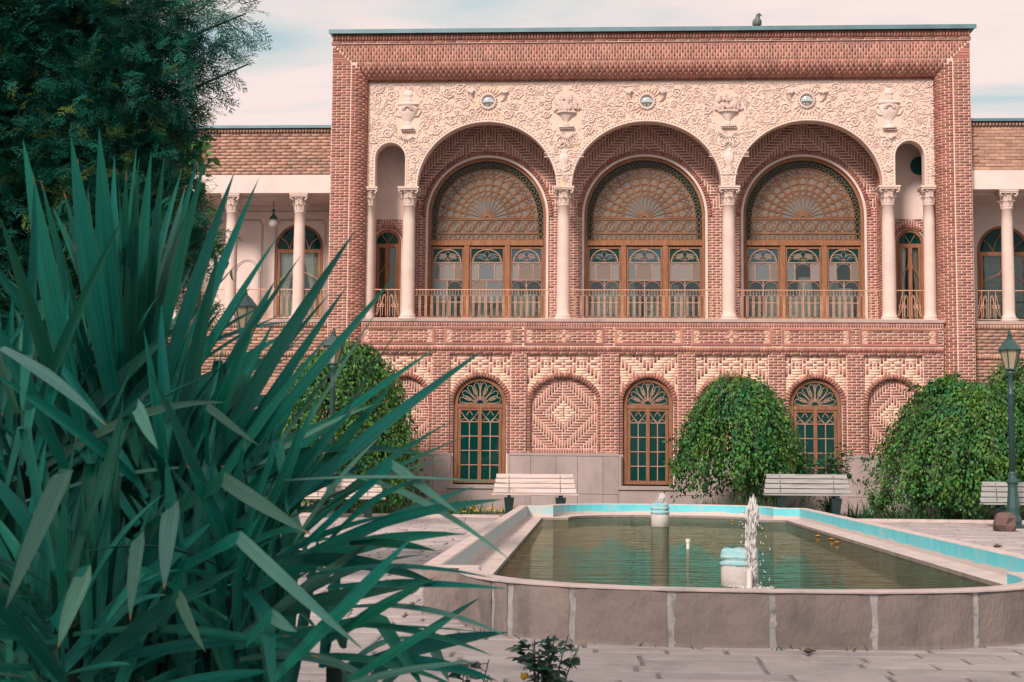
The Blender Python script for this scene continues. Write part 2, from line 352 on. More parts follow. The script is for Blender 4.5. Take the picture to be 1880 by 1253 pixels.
# --- mortar body
wb = MB()
wb.box(XL, XLf, YF, YF+.6, 0, ZT); wb.box(XRf, XR, YF, YF+.6, 0, ZT)
wb.box(XLf, XRf, YF, YF+.6, ZG, ZT)
wb.box(XLf, XLi, YS, YF+.6, 0, ZG); wb.box(XRi, XRf, YS, YF+.6, 0, ZG); wb.box(XLi, XRi, YS+.001, YF+.6, ZO, ZG)
def ovo(t, wd): return wd*math.sin(t), .36*(1-math.cos(t))
wd_s = XLi-XLf; wd_t = ZG-ZO-.06; NT = 8
prev = None
for k in range(NT+1):
    t = PI/2*k/NT; ds, dy = ovo(t, wd_s); dt, _ = ovo(t, wd_t)
    row = [(XLf+ds, YF+dy, 0), (XLf+ds, YF+dy, ZG-dt), (XRf-ds, YF+dy, ZG-dt), (XRf-ds, YF+dy, 0)]
    b = len(wb.v); wb.v += row
    if prev is not None:
        for q in range(3): wb.face((prev+q, prev+q+1, b+q+1, b+q))
    prev = b
# rounded moulding bricks
n = round(ZG/.0677)
for r in range(n):
    z = (r+.5)*ZG/n
    for side in (0, 1):
        for q in range(4):
            t = PI/2*((q+(r % 2)*.5)/3); t0 = max(.03, t-PI/12+.025); t1 = min(PI/2, t+PI/12-.025)
            if t1-t0 < .1: continue
            t = (t0+t1)/2; ds, dy = ovo(t, wd_s); zmax = ZG - ovo(t, wd_t)[0]
            if z > zmax+.012: continue
            tx = Vector((math.cos(t)*wd_s, .36*math.sin(t), 0)).normalized(); nn = Vector((tx.y, -tx.x, 0))
            hl = (t1-t0)*.365/2
            if side == 0: BK.add((XLf+ds+nn.x*-.004*-1, YF+dy+nn.y*.004, z), (hl, .01, .0677/2-.007), 'brick', tx, -nn, (0,0,1))
            else: BK.add((XRf-ds, YF+dy+nn.y*.004, z), (hl, .01, .0677/2-.007), 'brick', Vector((-tx.x, tx.y, 0)), Vector((nn.x, -nn.y, 0)), (0,0,1))
n = round((XRf-XLf)/.0677); pw = (XRf-XLf)/n
for i in range(n):
    x = XLf+(i+.5)*pw
    for q in range(4):
        t = PI/2*((q+(i % 2)*.5)/3); t0 = max(0, t-PI/12+.02); t1 = min(PI/2, t+PI/12-.02)
        if t1-t0 < .1: continue
        t = (t0+t1)/2; dt, dy = ovo(t, wd_t); xin = ovo(t, wd_s)[0]
        if x < XLf+xin+.03 or x > XRf-xin-.03: continue
        tz = Vector((0, .36*math.sin(t), -math.cos(t)*wd_t)).normalized(); nn = Vector((0, tz.z, -tz.y))
        BK.add((x, YF+dy+nn.y*.004, ZG-dt+nn.z*.004), (pw/2-.009, .01, (t1-t0)*.38/2+.009), 'brick', (1,0,0), -nn, -tz)
BK.soldiers(XLi-.1, XRi+.1, ZO+.005, ZO+.062, YS-.01, proud=.02)
BK.stretcher(XL+.01, XLf-.015, 0, ZG, YF, phase=1); BK.stretcher(XRf+.015, XR-.01, 0, ZG, YF)
# outer frame top: soldiers with a mitred corner
def mitre(x, z): return (x-XL) < (ZT-z)*((XLf-XL)/(ZT-ZG))*1.0 or (XR-x) < (ZT-z)*((XR-XRf)/(ZT-ZG))
n = round((XR-XL)/.0677); pw = (XR-XL)/n; hh = (ZT-ZG)/2.5
for i in range(n):
    x = XL+(i+.5)*pw; o = (i % 2)*.5*hh
    for q in range(4):
        a, b = max(ZG+.01, ZG+q*hh-o+.0025), min(ZT-.01, ZG+(q+1)*hh-o-.0025)
        dd = min(x-XL, XR-x); a = max(a, ZT-dd*(ZT-ZG)/(XLf-XL)+.02) if dd < XLf-XL else a
        if b-a < .03: continue
        BK.rect(x-pw/2+.009, x+pw/2-.009, a, b, YF)
n = round((ZT-ZG)/.0677); c_ = (ZT-ZG)/n
for r in range(n):
    z = ZG+(r+.5)*c_; wl = (XLf-XL)*(ZT-z)/(ZT-ZG)
    if wl > .06: BK.rect(XL+.005, XL+wl-.008, z-c_/2+.007, z+c_/2-.007, YF); BK.rect(XR-wl+.008, XR-.005, z-c_/2+.007, z+c_/2-.007, YF)
# dark groove below the flat frame
# cornice: stretcher course, dentil soldiers, metal coping
ZC = ZT+.10; wb.box(XL-.03, XR+.03, YF-.05, YF+.6, ZT, ZC-.04); wb.box(XL-.0, XR+.0, YF-.02, YF+.6, ZC-.04, ZROOF)
BK.stretcher(XL-.03, XR+.03, ZT+.012, ZC-.03, YF-.05, ch=.06, Lb=.29)
BK.soldiers(XL, XR, ZC-.03, ZROOF-.01, YF-.03, p=.075, j=.03, proud=.05)
wb.build('wall', 'mortar', mansion)
cp = MB(); cp.box(XL-.06, XR+.11, YF-.16, YF+9, ZROOF, ZROOF+.05); cp.box(XL-.08, XR+.13, YF-.18, YF-.155, ZROOF-.02, ZROOF+.085); cp.build('roof', 'coping', mansion)
# side and rear walls of the block
sw = MB(); sw.box(XL, XL+.3, YF+.6, YF+9, 0, ZROOF-.003); sw.box(XR-.3, XR, YF+.6, YF+9, 0, ZROOF-.003); sw.box(XL+.3, XR-.3, YF+8.7, YF+9, 0, ZROOF-.003); sw.build('side_wall', 'brick', mansion)
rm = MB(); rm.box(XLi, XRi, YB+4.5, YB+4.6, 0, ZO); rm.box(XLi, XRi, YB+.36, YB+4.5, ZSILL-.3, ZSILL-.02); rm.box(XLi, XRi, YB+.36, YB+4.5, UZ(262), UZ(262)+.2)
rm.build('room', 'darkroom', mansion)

# --- arcade geometry (stucco plane)
COLX = [U(px, 470, YC).x for px in (676, 750, 1034.5, 1338, 1631.5, 1707)]
ZCAPT = U(1190, 345, YC).z; ZFLOOR = ZSILL
big = [(U(893.5, 345, YS).x, 128.5/71.9*.985), (U(1187, 345, YS).x, 136.5/73.0), (U(1485, 345, YS).x, 134/73.6)]
ARCHTOP = U(1188, 223.5, YS).z; RISE = ARCHTOP-ZCAPT
nar = [(U(716, 330, YS).x, 27.5/72.5), (U(1671, 330, YS).x, 26.5/74)]
NTOP = U(716, 263, YS).z; NSP = NTOP-.40
st = MB(); PX0, PX1 = XLi-.005, XRi+.005
arch_plate(st, PX0, COLX[1], ZCAPT, ZO, nar[0][0], nar[0][1], NSP, .40, YS, YS+.3)
arch_plate(st, COLX[1], COLX[2], ZCAPT, ZO, big[0][0], big[0][1], ZCAPT, RISE, YS, YS+.3)
arch_plate(st, COLX[2], COLX[3], ZCAPT, ZO, big[1][0], big[1][1], ZCAPT, RISE, YS, YS+.3)
arch_plate(st, COLX[3], COLX[4], ZCAPT, ZO, big[2][0], big[2][1], ZCAPT, RISE, YS, YS+.3)
arch_plate(st, COLX[4], PX1, ZCAPT, ZO, nar[1][0], nar[1][1], NSP, .40, YS, YS+.3)
st.build('stucco_panel', 'ground_stucco', mansion)
# border moulding and beads round the arches
bd = MB()
def arch_edge(cx, hw, zs, rise, y, zb, off=0, n=40): 
    p = [(cx-hw-off, y, zb)] if zb < zs-.05 else []
    p += [(x, y, z) for x, z in arc(cx, zs, hw+off, rise+off, PI, 0, n)]
    return p + ([(cx+hw+off, y, zb)] if zb < zs-.05 else [])
opens = [(nar[0][0], nar[0][1], NSP, .40)] + [(c, h, ZCAPT, RISE) for c, h in big] + [(nar[1][0], nar[1][1], NSP, .40)]
def resample(p, d):
    p = [Vector(q) for q in p]; o = []; acc = d/2
    for a, b in zip(p, p[1:]):
        l = (b-a).length
        while acc <= l: o.append((a+(b-a)*(acc/l), (b-a).normalized())); acc += d
        acc -= l
    return o
for (cx, hw, zs, rs) in opens:
    bd.tube(arch_edge(cx, hw, zs, rs, YS, ZCAPT+.02, .022), .022, 6)
    for q, t in resample(arch_edge(cx, hw, zs, rs, YS-.005, ZCAPT+.05, .075), .085):
        nn = Vector((-t.z, 0, t.x)); bd.octa(q, nn*1, (0,-1,0), .035, .034, .03)
bd.tube([(PX0+.03, YS, ZCAPT+.05), (PX0+.03, YS, ZO-.04), (PX1-.03, YS, ZO-.04), (PX1-.03, YS, ZCAPT+.05)], .025, 6)
bd.build('arch_moulding', 'relief', mansion)
# --- relief scrolls
def in_panel(x, z, mg):
    if not (PX0+.05+mg*.6 < x < PX1-.05-mg*.6 and ZCAPT+.05+mg*.5 < z < ZO-.06-mg*.6): return False
    for (cx, hw, zs, rs) in opens:
        if abs(x-cx) < hw+.1+mg and z < zs: return False
        if ((x-cx)/(hw+.11+mg))**2 + ((z-zs)/(rs+.11+mg))**2 < 1 and z >= zs: return False
    return True
URN = [U(749, 203, YS), U(1632, 200, YS)]; BASK = [U(1040, 205, YS), U(1337, 203, YS)]
MIR = [U(896.5, 187, YS), U(1187.5, 187, YS), U(1481, 185, YS)]; CORN = [U(a, 173, YS) for a in (865, 925, 1155, 1216, 1449, 1511)]
obst = [(p.x, p.z-.08, .33, .62) for p in URN] + [(p.x, p.z-.05, .40, .60) for p in BASK] + [(p.x, p.z, .30, .42) for p in MIR] + [(p.x, p.z, .13, .2) for p in CORN]
def free(x, z, mg): return in_panel(x, z, mg) and all(((x-a)/(c+mg))**2 + ((z-b)/(d+mg))**2 > 1 for a, b, c, d in obst)
rf = MB(); rs_ = random.Random(3); cen = []
for tries in range(9000):
    r = .155 if tries < 3000 else (.105 if tries < 6000 else .07)
    x, z = rs_.uniform(PX0, PX1), rs_.uniform(ZCAPT, ZO)
    if free(x, z, r*.75) and all((x-a)**2+(z-b)**2 > (r+c)**2*.93 for a, b, c in cen): cen.append((x, z, r))
def leaflet(x, z, dx, dz, l, w_, h=.02): rf.octa((x, YS-.006, z), (dx, 0, dz), (0,-1,0), l, w_, h)
for (x, z, r) in cen:
    dk = rs_.uniform(.6, 1.15); a0 = rs_.uniform(0, 2*PI); hd = rs_.choice((-1, 1)); turns = 1.7 if r > .1 else 1.2; n = int(14*turns); pts = []; rad = []
    for k in range(n+1):
        u = k/n; q = r*(1-.86*u**.8); a = a0+hd*turns*2*PI*u; pts.append((x+q*math.cos(a), YS-.012*dk, z+q*math.sin(a))); rad.append((.021-.008*u)*(1 if r > .1 else .75)*dk)
        if k % 2 == 0 and u < .8:
            ta = a+hd*(PI/2)-hd*.6; leaflet(x+(q+.012)*math.cos(a), z+(q+.012)*math.sin(a), math.cos(ta-hd*.35), math.sin(ta-hd*.35), .055*r/.15*dk, (.022*r/.15+.005)*dk, .022*dk)
    rf.tube(pts, rad, 5)
    for k in range(5): a = k*2*PI/5+a0; leaflet(x+.022*math.cos(a), z+.022*math.sin(a), math.cos(a), math.sin(a), .026, .014, .028)
    # stem to the nearest bigger neighbours
    near = sorted(((a-x)**2+(b-z)**2, a, b, c) for a, b, c in cen if (a, b) != (x, z))[:2]
    for d2, a, b, c in near[:1]:
        p0 = Vector((x+r*math.cos(a0), 0, z+r*math.sin(a0))); p1 = Vector((a+c*.9*math.cos(a0+2), 0, b+c*.9*math.sin(a0+2))); md = (p0+p1)/2+Vector((rs_.uniform(-.08,.08), 0, rs_.uniform(-.08,.08)))
        q = [(p0*(1-t)*(1-t)+md*2*t*(1-t)+p1*t*t) for t in [i/6 for i in range(7)]]
        if all(free(v.x, v.z, .0) for v in q): rf.tube([(v.x, YS-.01, v.z) for v in q], .014, 5)
for k in range(9000):
    x, z = rs_.uniform(PX0, PX1), rs_.uniform(ZCAPT, ZO)
    if free(x, z, .0) and all((x-a)**2+(z-b)**2 > (c*.9)**2 for a, b, c in cen):
        a = rs_.uniform(0, 2*PI); leaflet(x, z, math.cos(a), math.sin(a), rs_.uniform(.025,.055), rs_.uniform(.012,.022), rs_.uniform(.012,.028))
o = rf.build('relief_scrolls', 'relief', mansion, True); o['kind'] = 'stuff'
# --- urns, baskets, mirrors, cornucopias
for p in URN:
    u = MB(); prof = [(.10,-.42),(.14,-.42),(.15,-.39),(.08,-.37),(.06,-.33),(.09,-.31),(.07,-.29),(.12,-.22),(.22,-.08),(.255,.05),(.25,.13),(.22,.17),(.29,.185),(.29,.21),(.16,.22),(.11,.25),(.10,.30),(.13,.32),(.10,.34),(.10,.42),(.14,.44),(.11,.46),(.12,.5),(.08,.56),(.01,.6)]
    u.lathe(prof, (p.x, YS+.02, p.z-.05), 20, 0, .5)
    for s_ in (-1, 1): u.tube([(p.x+s_*.20, YS-.02, p.z+.02), (p.x+s_*.30, YS-.02, p.z+.08), (p.x+s_*.33, YS-.02, p.z-.02), (p.x+s_*.27, YS-.02, p.z-.14), (p.x+s_*.18, YS-.02, p.z-.16)], .022, 6)
    for k in range(9): a = PI*(k-4)/9; u.octa((p.x+.10*math.sin(a), YS-.115, p.z-.02+.10*math.cos(a)), (math.sin(a), 0, math.cos(a)), (0,-1,0), .09, .02, .02)
    u.box(p.x-.17, p.x+.17, YS-.11, YS, p.z-.515, p.z-.475)
    for k in range(6): u.octa((p.x-.14+.056*k, YS-.06, p.z-.54), (0,0,-1), (0,-1,0), .04, .028, .03)
    for k in range(7): a = -PI/2+(k-3)*.33; u.octa((p.x+.12*math.cos(a), YS-.02, p.z-.62+.12*math.sin(a)), (math.cos(a), 0, math.sin(a)), (0,-1,0), .12, .03, .03)
    u.build('urn_relief', 'relief', mansion, True)
for p in BASK:
    u = MB(); u.lathe([(.05,-.36),(.09,-.36),(.05,-.33),(.04,-.27),(.07,-.24),(.13,-.16),(.2,-.06),(.215,-.04),(.16,-.03)], (p.x, YS+.01, p.z), 26, 0, .55, (13, .07))
    for k in range(13): a = PI*k/12; u.sphere((p.x+.23*math.cos(a), YS-.12*math.sin(a), p.z-.03), .035, 6, 4)
    u.box(p.x-.19, p.x+.19, YS-.1, YS, p.z-.43, p.z-.39)
    for k in range(7): u.octa((p.x-.16+.053*k, YS-.06, p.z-.45), (0,0,-1), (0,-1,0), .04, .026, .03)
    for k in range(9): a = -PI/2+(k-4)*.3; u.octa((p.x+.15*math.cos(a), YS-.02, p.z-.52+.15*math.sin(a)), (math.cos(a), 0, math.sin(a)), (0,-1,0), .14, .03, .03)
    u.build('basket_relief', 'relief', mansion, True)
    f = MB()
    for k in range(95):
        a = rs_.uniform(0, PI); q = math.sqrt(rs_.random()); x = p.x+.34*q*math.cos(a); z = p.z+.02+.36*q*math.sin(a)*(1 if rs_.random() < .8 else 1.3)
        for t in range(5): b = t*2*PI/5+k; f.octa((x+.02*math.cos(b), YS-.03-.09*(1-q)*1, z+.02*math.sin(b)), (math.cos(b), -.3, math.sin(b)), (0,-1,0), .038, .018, .024)
    f.build('flower_relief', 'relief', mansion, True)
for p in MIR:
    f = MB(); f.tube([(p.x+.185*math.cos(a), YS-.03, p.z+.185*math.sin(a)) for a in [2*PI*k/24 for k in range(24)]], .022, 6, True)
    for k in range(20): a = 2*PI*k/20; f.octa((p.x+.215*math.cos(a), YS-.02, p.z+.215*math.sin(a)), (math.cos(a), 0, math.sin(a)), (0,-1,0), .03, .025, .025)
    for sg in (1, -1):
        for k in range(9): a = sg*PI/2+(k-4)*.24; f.octa((p.x+.30*math.cos(a), YS-.015, p.z+.30*math.sin(a)), (math.cos(a), 0, math.sin(a)), (0,-1,0), .11, .02, .03)
    fo = f.build('mirror_frame', 'relief', mansion, True)
    m = MB(); m.lathe([(.17,-.02),(.168,0),(.14,.035),(.1,.06),(.05,.075),(.004,.08)], (0,0,0), 28); m.v = [(p.x+x, YS-.015-z, p.z+y) for x, y, z in m.v]; m.build('mirror_disc', 'mirror', fo, True)
for i, p in enumerate(CORN):
    f = MB(); sg = 1 if i % 2 else -1
    f.tube([(p.x, YS-.02, p.z), (p.x+sg*.01, YS-.02, p.z-.09), (p.x-sg*.03, YS-.015, p.z-.16), (p.x-sg*.09, YS-.01, p.z-.20)], [.085,.06,.035,.012], 8)
    for k in range(14): a = rs_.uniform(0, PI); q = rs_.random(); f.sphere((p.x+.1*q*math.cos(a), YS-.05, p.z+.02+.1*q*math.sin(a)), .035, 6, 4)
    f.build('cornucopia_relief', 'relief', mansion, True)
# spandrel ornaments over the columns: shell and baluster reliefs
for x, zt in [(COLX[2], UZ(262, 1190, YS)), (COLX[3], UZ(262, 1190, YS))]:
    f = MB(); 
    for k in range(11): a = PI/2+(k-5)*.26; f.octa((x+.13*math.cos(a), YS-.02, zt-.15+.17*math.sin(a)), (math.cos(a), 0, math.sin(a)), (0,-1,0), .13, .022, .03)
    f.lathe([(.03,-.75),(.08,-.72),(.05,-.65),(.09,-.52),(.14,-.4),(.1,-.3),(.05,-.24),(.09,-.2),(.02,-.16)], (x, YS, zt), 14, 0, .4); f.box(x-.22, x+.22, YS-.025, YS, zt-.83, zt-.80)
    f.build('spandrel_relief', 'relief', mansion, True)
    for sg in (-1, 1):
        f = MB(); cx = x+sg*.37
        for dz in (0, -.10): f.box(cx-.13, cx+.13, YS-.018, YS, zt-.27+dz, zt-.25+dz)
        for k in range(6): f.octa((cx-.1+.04*k, YS-.005, zt-.31), (1,0,.6*(-1)**k), (0,-1,0), .03, .012, .015)
        f.build('plaque_relief', 'relief', mansion)

# --- columns
def column(x, y, z0, z1, r, parent, m='column', name='column', full=True):
    h = z1-z0; c = MB(); kz = h-.42
    c.box(x-r*1.25, x+r*1.25, y-r*1.25, y+r*1.25, z0, z0+.07)
    c.lathe([(r*1.2,.07),(r*1.25,.1),(r*1.15,.14),(r*1.02,.18),(r,.3),(r*1.01,h*.4),(r*.94,h*.75),(r*.9,kz-.06),(r*1.0,kz-.05),(r*1.0,kz-.02),(r*.9,kz)], (x, y, z0), 24)
    co = c.build(name, m, parent, True); k = MB(); zk = z0+kz
    k.lathe([(r*.88,-.01),(r*.9,.1),(r*1.0,.22),(r*1.25,.33)], (x, y, zk), 20)
    for ring_, (zz, rr, hh, nn, off) in enumerate([(0, .93, .17, 8, 0), (.13, 1.0, .19, 8, .5)]):
        for q in range(nn):
            a = 2*PI*(q+off)/nn; d = Vector((math.cos(a), math.sin(a), 0)); t = Vector((-d.y, d.x, 0)); b = len(k.v)
            for u, ro, wd in ((0, 1.0, .3), (.35, 1.03, .36), (.7, 1.15, .34), (.95, 1.42, .22), (.85, 1.58, .1)):
                c0 = Vector((x, y, zk+zz+hh*u))+d*(r*rr*ro); k.v += [tuple(c0-t*r*wd), tuple(c0+d*.018), tuple(c0+t*r*wd)]
            for s_ in range(4):
                for e in range(2): k.face((b+s_*3+e, b+s_*3+e+1, b+s_*3+3+e+1, b+s_*3+3+e))
    for sx in (-1, 1):
        for sy in (-1, 1):
            cc = Vector((x+sx*r*1.25, y+sy*r*1.25, zk+.29)); k.tube([cc+Vector((sx*.035*math.cos(a)*(1-i*.05), sy*.035*math.cos(a)*(1-i*.05), .05*math.sin(a)*(1-i*.05))) for i, a in enumerate([j*.6 for j in range(12)])], .018, 5)
    k.box(x-r*1.5, x+r*1.5, y-r*1.5, y+r*1.5, zk+.335, zk+.375); k.box(x-r*1.62, x+r*1.62, y-r*1.62, y+r*1.62, zk+.375, zk+.42)
    k.build('capital', m, co, False); return co
for i, x in enumerate(COLX): column(x, YC, ZFLOOR, ZCAPT, .165 if i in (1,2,3,4) else .15, mansion)
# --- loggia shell
lg = MB()
WZS = U(1187, 397, YB).z; WC = [(U(894.5, 397, YB).x, 110/71.0), (U(1183.5, 397, YB).x, 112/71.5), (U(1475, 397, YB).x, 111.5/72)]; WBOT = ZFLOOR
part = [COLX[1]-.02, COLX[4]+.02]
bays = [(part[0], COLX[2]), (COLX[2], COLX[3]), (COLX[3], part[1])]
ZCE = ZO-.25
for (x0, x1), (cx, hw) in zip(bays, WC): arch_plate(lg, x0, x1, ZFLOOR, ZCE, cx, hw, WZS, hw, YB, YB+.35)
lg.build('loggia_wall', 'mortar', mansion)
lf = MB(); lf.box(XLi, XRi, YS-.02, YB+.36, ZFLOOR-.25, ZFLOOR-.002); lf.box(XLi, XRi, YS+.3, YB+.36, ZCE, ZCE+.1); lf.build('loggia_floor', 'sill', mansion)
TH = .1
for xx in part: MB().box(xx-TH, xx+TH, YS+.3, YB+.3, ZFLOOR, ZCE).build('pier', 'plaster', mansion)
ND = [(U(711, 460, YB).x, 25.5/70.5), (U(1671, 460, YB).x, 25.5/72)]; NDZ = U(711, 447, YB).z; NPL = U(716, 403, YB).z
for (x0, x1), (cx, hw) in zip([(XLi, part[0]-TH), (part[1]+TH, XRi)], ND):
    pl = MB(); arch_plate(pl, x0, x1, ZFLOOR, ZCE, cx, hw, NDZ, hw*1.02, YB, YB+.3)
    pl.box(XLi-.02, XLi+.1, YS+.3, YB+.01, ZFLOOR, ZCE-.002) if x0 == XLi else pl.box(XRi-.1, XRi+.02, YS+.3, YB+.01, ZFLOOR, ZCE-.002)
    pl.build('niche_plaster', 'plaster', mansion)
# oval opening in the right niche: flat disc with its darkness put into the colour
ov = MB(); c0 = U(1687, 305, YB); ov.prism([(c0.x+.22*math.cos(a), c0.z+.24*math.sin(a)) for a in [2*PI*k/20 for k in range(20)]], YB-.02, YB+.01); ov.build('oval_vent', 'darkroom', mansion)
def herring(L_=4, qc=None, pale=0):
    def f(i, q, nz):
        c = (nz-1)//2 if qc is None else qc; a, b = abs(i), abs(q-c)
        if pale and a+b < pale:
            if a == 0 and b == 0 or (b == 1 and a == 0) or (b == 0 and a <= 2 and a > 1): return ('brick', 'h', (i, q))
            return None
        m_ = (a+b) % (2*L_)
        if m_ < L_: return ('brick', 'h', ('h', q, a-m_, i >= 0))
        return ('brick', 'v', ('v', i, b-(m_-L_), q >= c))
    return f
for (x0, x1), (cx, hw) in zip(bays, WC):
    hole = in_arch(cx, hw+.02, WZS, hw+.02)
    a, b = x0+(.12 if x0 == part[0] else .02), x1-(.12 if x1 == part[1] else .02)
    BK.grid(a, b, WZS+.22, ZCE, YB, herring(4, 6), hole, fill='brick', fillL=2, cx=cx, cell=.075, j=.034)
    BK.stretcher(a, b, ZFLOOR, WZS+.22, YB, hole=hole, Lb=.21, j=.027)
    BK.ring(cx, WZS, hw+.055, hw+.055, .105, YB, p=.066, proud=.03)
    tr = MB(); tr.tube(arch_edge(cx, hw, WZS, hw, YB-.012, ZFLOOR, .02), .042, 4); tr.build('arch_trim', 'plaster', mansion)
for xx, s_ in ((part[0]+TH, 1), (part[1]-TH, -1)):      # brick cheeks of the outer piers
    n = round((ZCE-ZFLOOR)/.0677)
    for r in range(n):
        for q in range(4):
            ya = YS+.32+q*.235+(r % 2)*.11; yb = min(ya+.22, YB-.02)
            if yb-ya > .05: BK.add((xx+s_*.005, (ya+yb)/2, ZFLOOR+(r+.5)*.0677), (.01, (yb-ya)/2, .027), 'brick')
for (x0, x1), (cx, hw) in zip([(XLi+.1, part[0]-TH), (part[1]+TH, XRi-.1)], ND):
    hole = in_arch(cx, hw+.03, NDZ, hw+.03)
    BK.grid(x0, x1, ZFLOOR, NPL, YB, herring(3, 30), hole, fill='brick', fillL=2, cx=cx); BK.ring(cx, NDZ, hw+.03, hw+.03, .1, YB, proud=.025)

# --- great arched windows
def bar(mb, pts, y, r=.011, closed=False, n=4): mb.tube([(p[0], y, p[1]) for p in pts], r, n, closed)
def big_window(cx, hw, idx):
    y = YB+.10; zb = U(1190, 443, y).z; zt_ = U(1190, 451.5, y).z; zf = U(1190, 401.5, y).z; rf_ = 1.30*hw/1.55; ri = hw-.10
    win = MB(); win.tube(arch_edge(cx, hw-.05, WZS, hw-.05, y, ZFLOOR), .055, 4)
    win.box(cx-hw+.09, cx+hw-.09, y-.06, y+.05, zt_, zb)
    mx = .53*hw/1.55
    for s_ in (-1, 1): win.box(cx+s_*mx-.065, cx+s_*mx+.065, y-.05, y+.05, ZFLOOR, zt_-.001)
    W_ = win.build('arched_window', 'wood', mansion)
    lt = MB(); th = lambda a, r_: (cx+r_*math.cos(a), zf+r_*math.sin(a)); NS = 13; da = (PI-.06)/NS
    bar(lt, [th(.0+PI*k/30, rf_) for k in range(31)], y, .02); bar(lt, [th(PI*k/12, .075) for k in range(13)], y, .02)
    for k in range(NS+1):
        a = .03+k*da; bar(lt, [th(a, .08), th(a, rf_)], y, .0165)
        bar(lt, [th(a+.028*math.sin(2*PI*t/8)*1.4, rf_-.13+.09*math.cos(2*PI*t/8)) for t in range(8)], y, .012, True)
    for k in range(NS):
        a = .03+(k+.5)*da; P_ = lambda u, r_: th(a+u*da, r_)
        bar(lt, [P_(-.42, .42), P_(-.34, .5), P_(0, .575), P_(.34, .5), P_(.42, .42)], y)
        for rc, rr, uu in ((.665, .07, .34), (.82, .085, .40), (.99, .10, .42)): bar(lt, [P_(uu*math.cos(t)*(1-.25*math.sin(t)), rc+rr*math.sin(t)) for t in [2*PI*j_/10 for j_ in range(10)]], y, .0105, True)
        bar(lt, [P_(-.5, .72), P_(-.2, .745), P_(0, .735), P_(.2, .745), P_(.5, .72)], y); bar(lt, [P_(-.5, .89), P_(-.25, .91), P_(0, .9), P_(.25, .91), P_(.5, .89)], y)
        bar(lt, [P_(-.5, 1.06), P_(0, 1.11), P_(.5, 1.06)], y); bar(lt, [P_(0, 1.11), P_(-.2, 1.18), P_(0, 1.26), P_(.2, 1.18)], y, .0105, True); bar(lt, [P_(-.5, 1.22), P_(-.2, 1.18)], y); bar(lt, [P_(.5, 1.22), P_(.2, 1.18)], y)
    # ring between fan and frame
    nr = 26
    for k in range(nr):
        a = PI*(k+.5)/nr; rm_ = (rf_+ri)/2; wv = (ri-rf_)/2*.95; P_ = lambda u, v: (cx+(rm_+v*wv)*math.cos(a+u*PI/nr), WZS*.5+zf*.5+(rm_+v*wv)*math.sin(a+u*PI/nr))
        if k % 2: bar(lt, [P_(-.5, 1), P_(-.15, .3), P_(-.15, -.3), P_(-.5, -1)], y, .009); bar(lt, [P_(.5, 1), P_(.15, .3), P_(.15, -.3), P_(.5, -1)], y, .009); bar(lt, [P_(-.15, 0), P_(.15, 0)], y, .009)
        else: bar(lt, [P_(.35*math.cos(t), .7*math.sin(t)) for t in [2*PI*j_/8 for j_ in range(8)]], y, .009, True); bar(lt, [P_(0, .7), P_(0, 1)], y, .009); bar(lt, [P_(0, -.7), P_(0, -1)], y, .009)
    # rectangular bands
    z1, z2, z3 = zf-.02, zf-.39, zb+.02; xb = rf_*1.02
    bar(lt, [(cx-xb, z2), (cx-xb, z1), (cx+xb, z1), (cx+xb, z2)], y, .022, True); bar(lt, [(cx-ri, z3), (cx+ri, z3)], y, .02)
    nu = 8; uw = 2*xb/nu; hz = (z1-z2)/2; zc_ = (z1+z2)/2
    for k in range(nu):
        ux = cx-xb+(k+.5)*uw; P_ = lambda u, v: (ux+u*uw/2, zc_+v*hz)
        bar(lt, [P_(.8*math.cos(t), .72*math.sin(t)) for t in [2*PI*j_/12 for j_ in range(12)]], y, .0105, True)
        bar(lt, [P_(-.42, 0), P_(0, .55), P_(.42, 0), P_(0, -.55)], y, .0105, True); bar(lt, [P_(-1, .15), P_(-.5, .9), P_(0, .98), P_(.5, .9), P_(1, .15)], y); bar(lt, [P_(-1, -.15), P_(-.5, -.9), P_(0, -.98), P_(.5, -.9), P_(1, -.15)], y)
        bar(lt, [P_(-1, -.3), P_(-1.1, 0), P_(-1, .3), P_(-.9, 0)], y, .0105, True)
    nu = 12; uw = 2*ri/nu; zc_ = (z2+z3)/2-.01; hz = (z2-z3)/2
    for k in range(nu):
        ux = cx-ri+(k+.5)*uw; P_ = lambda u, v: (ux+u*uw/2, zc_+v*hz)
        bar(lt, [P_(.28*math.cos(t)*(1-.4*math.sin(t)), .6*math.sin(t)) for t in [2*PI*j_/8 for j_ in range(8)]], y, .0105, True); bar(lt, [P_(-1, 0), P_(-.55, .95), P_(.55, .95), P_(1, 0)], y); bar(lt, [P_(-1, 0), P_(-.55, -.95), P_(.55, -.95), P_(1, 0)], y)
    for s_ in (-1, 1):
        for k in range(4):
            zc_ = z3+.08+k*.15; bar(lt, [(cx+s_*(ri+xb)/2+.055*math.cos(t), zc_+.07*math.sin(t)) for t in [2*PI*j_/8 for j_ in range(8)]], y, .009, True)
    lt.build('lattice', 'lattice', W_)
    def halfdisc(r_, za, lo): return [(cx-r_, lo), (cx+r_, lo)] + arc(cx, za, r_, r_, 0, PI, 36)
    g = MB(); g.prism(halfdisc(ri+.02, WZS, zb-.01), y+.035, y+.045); g.build('pane', 'pane_teal', W_)
    g = MB(); g.prism([(cx-xb, zb), (cx+xb, zb), (cx+xb, z2)] + arc(cx, zf, rf_, rf_, 0, PI, 30) + [(cx-xb, z2)], y+.018, y+.028); g.build('pane', 'pane_sky_grey2', W_)
    g = MB()       # pale petals at the fan's heart
    for k in range(NS):
        a = .03+(k+.5)*da; g.prism([th(a-.3*da, .09), th(a+.3*da, .09), th(a+.36*da, .5), th(a, .57), th(a-.36*da, .5)], y+.010, y+.014)
    g.build('pane', 'pane_petal', W_)
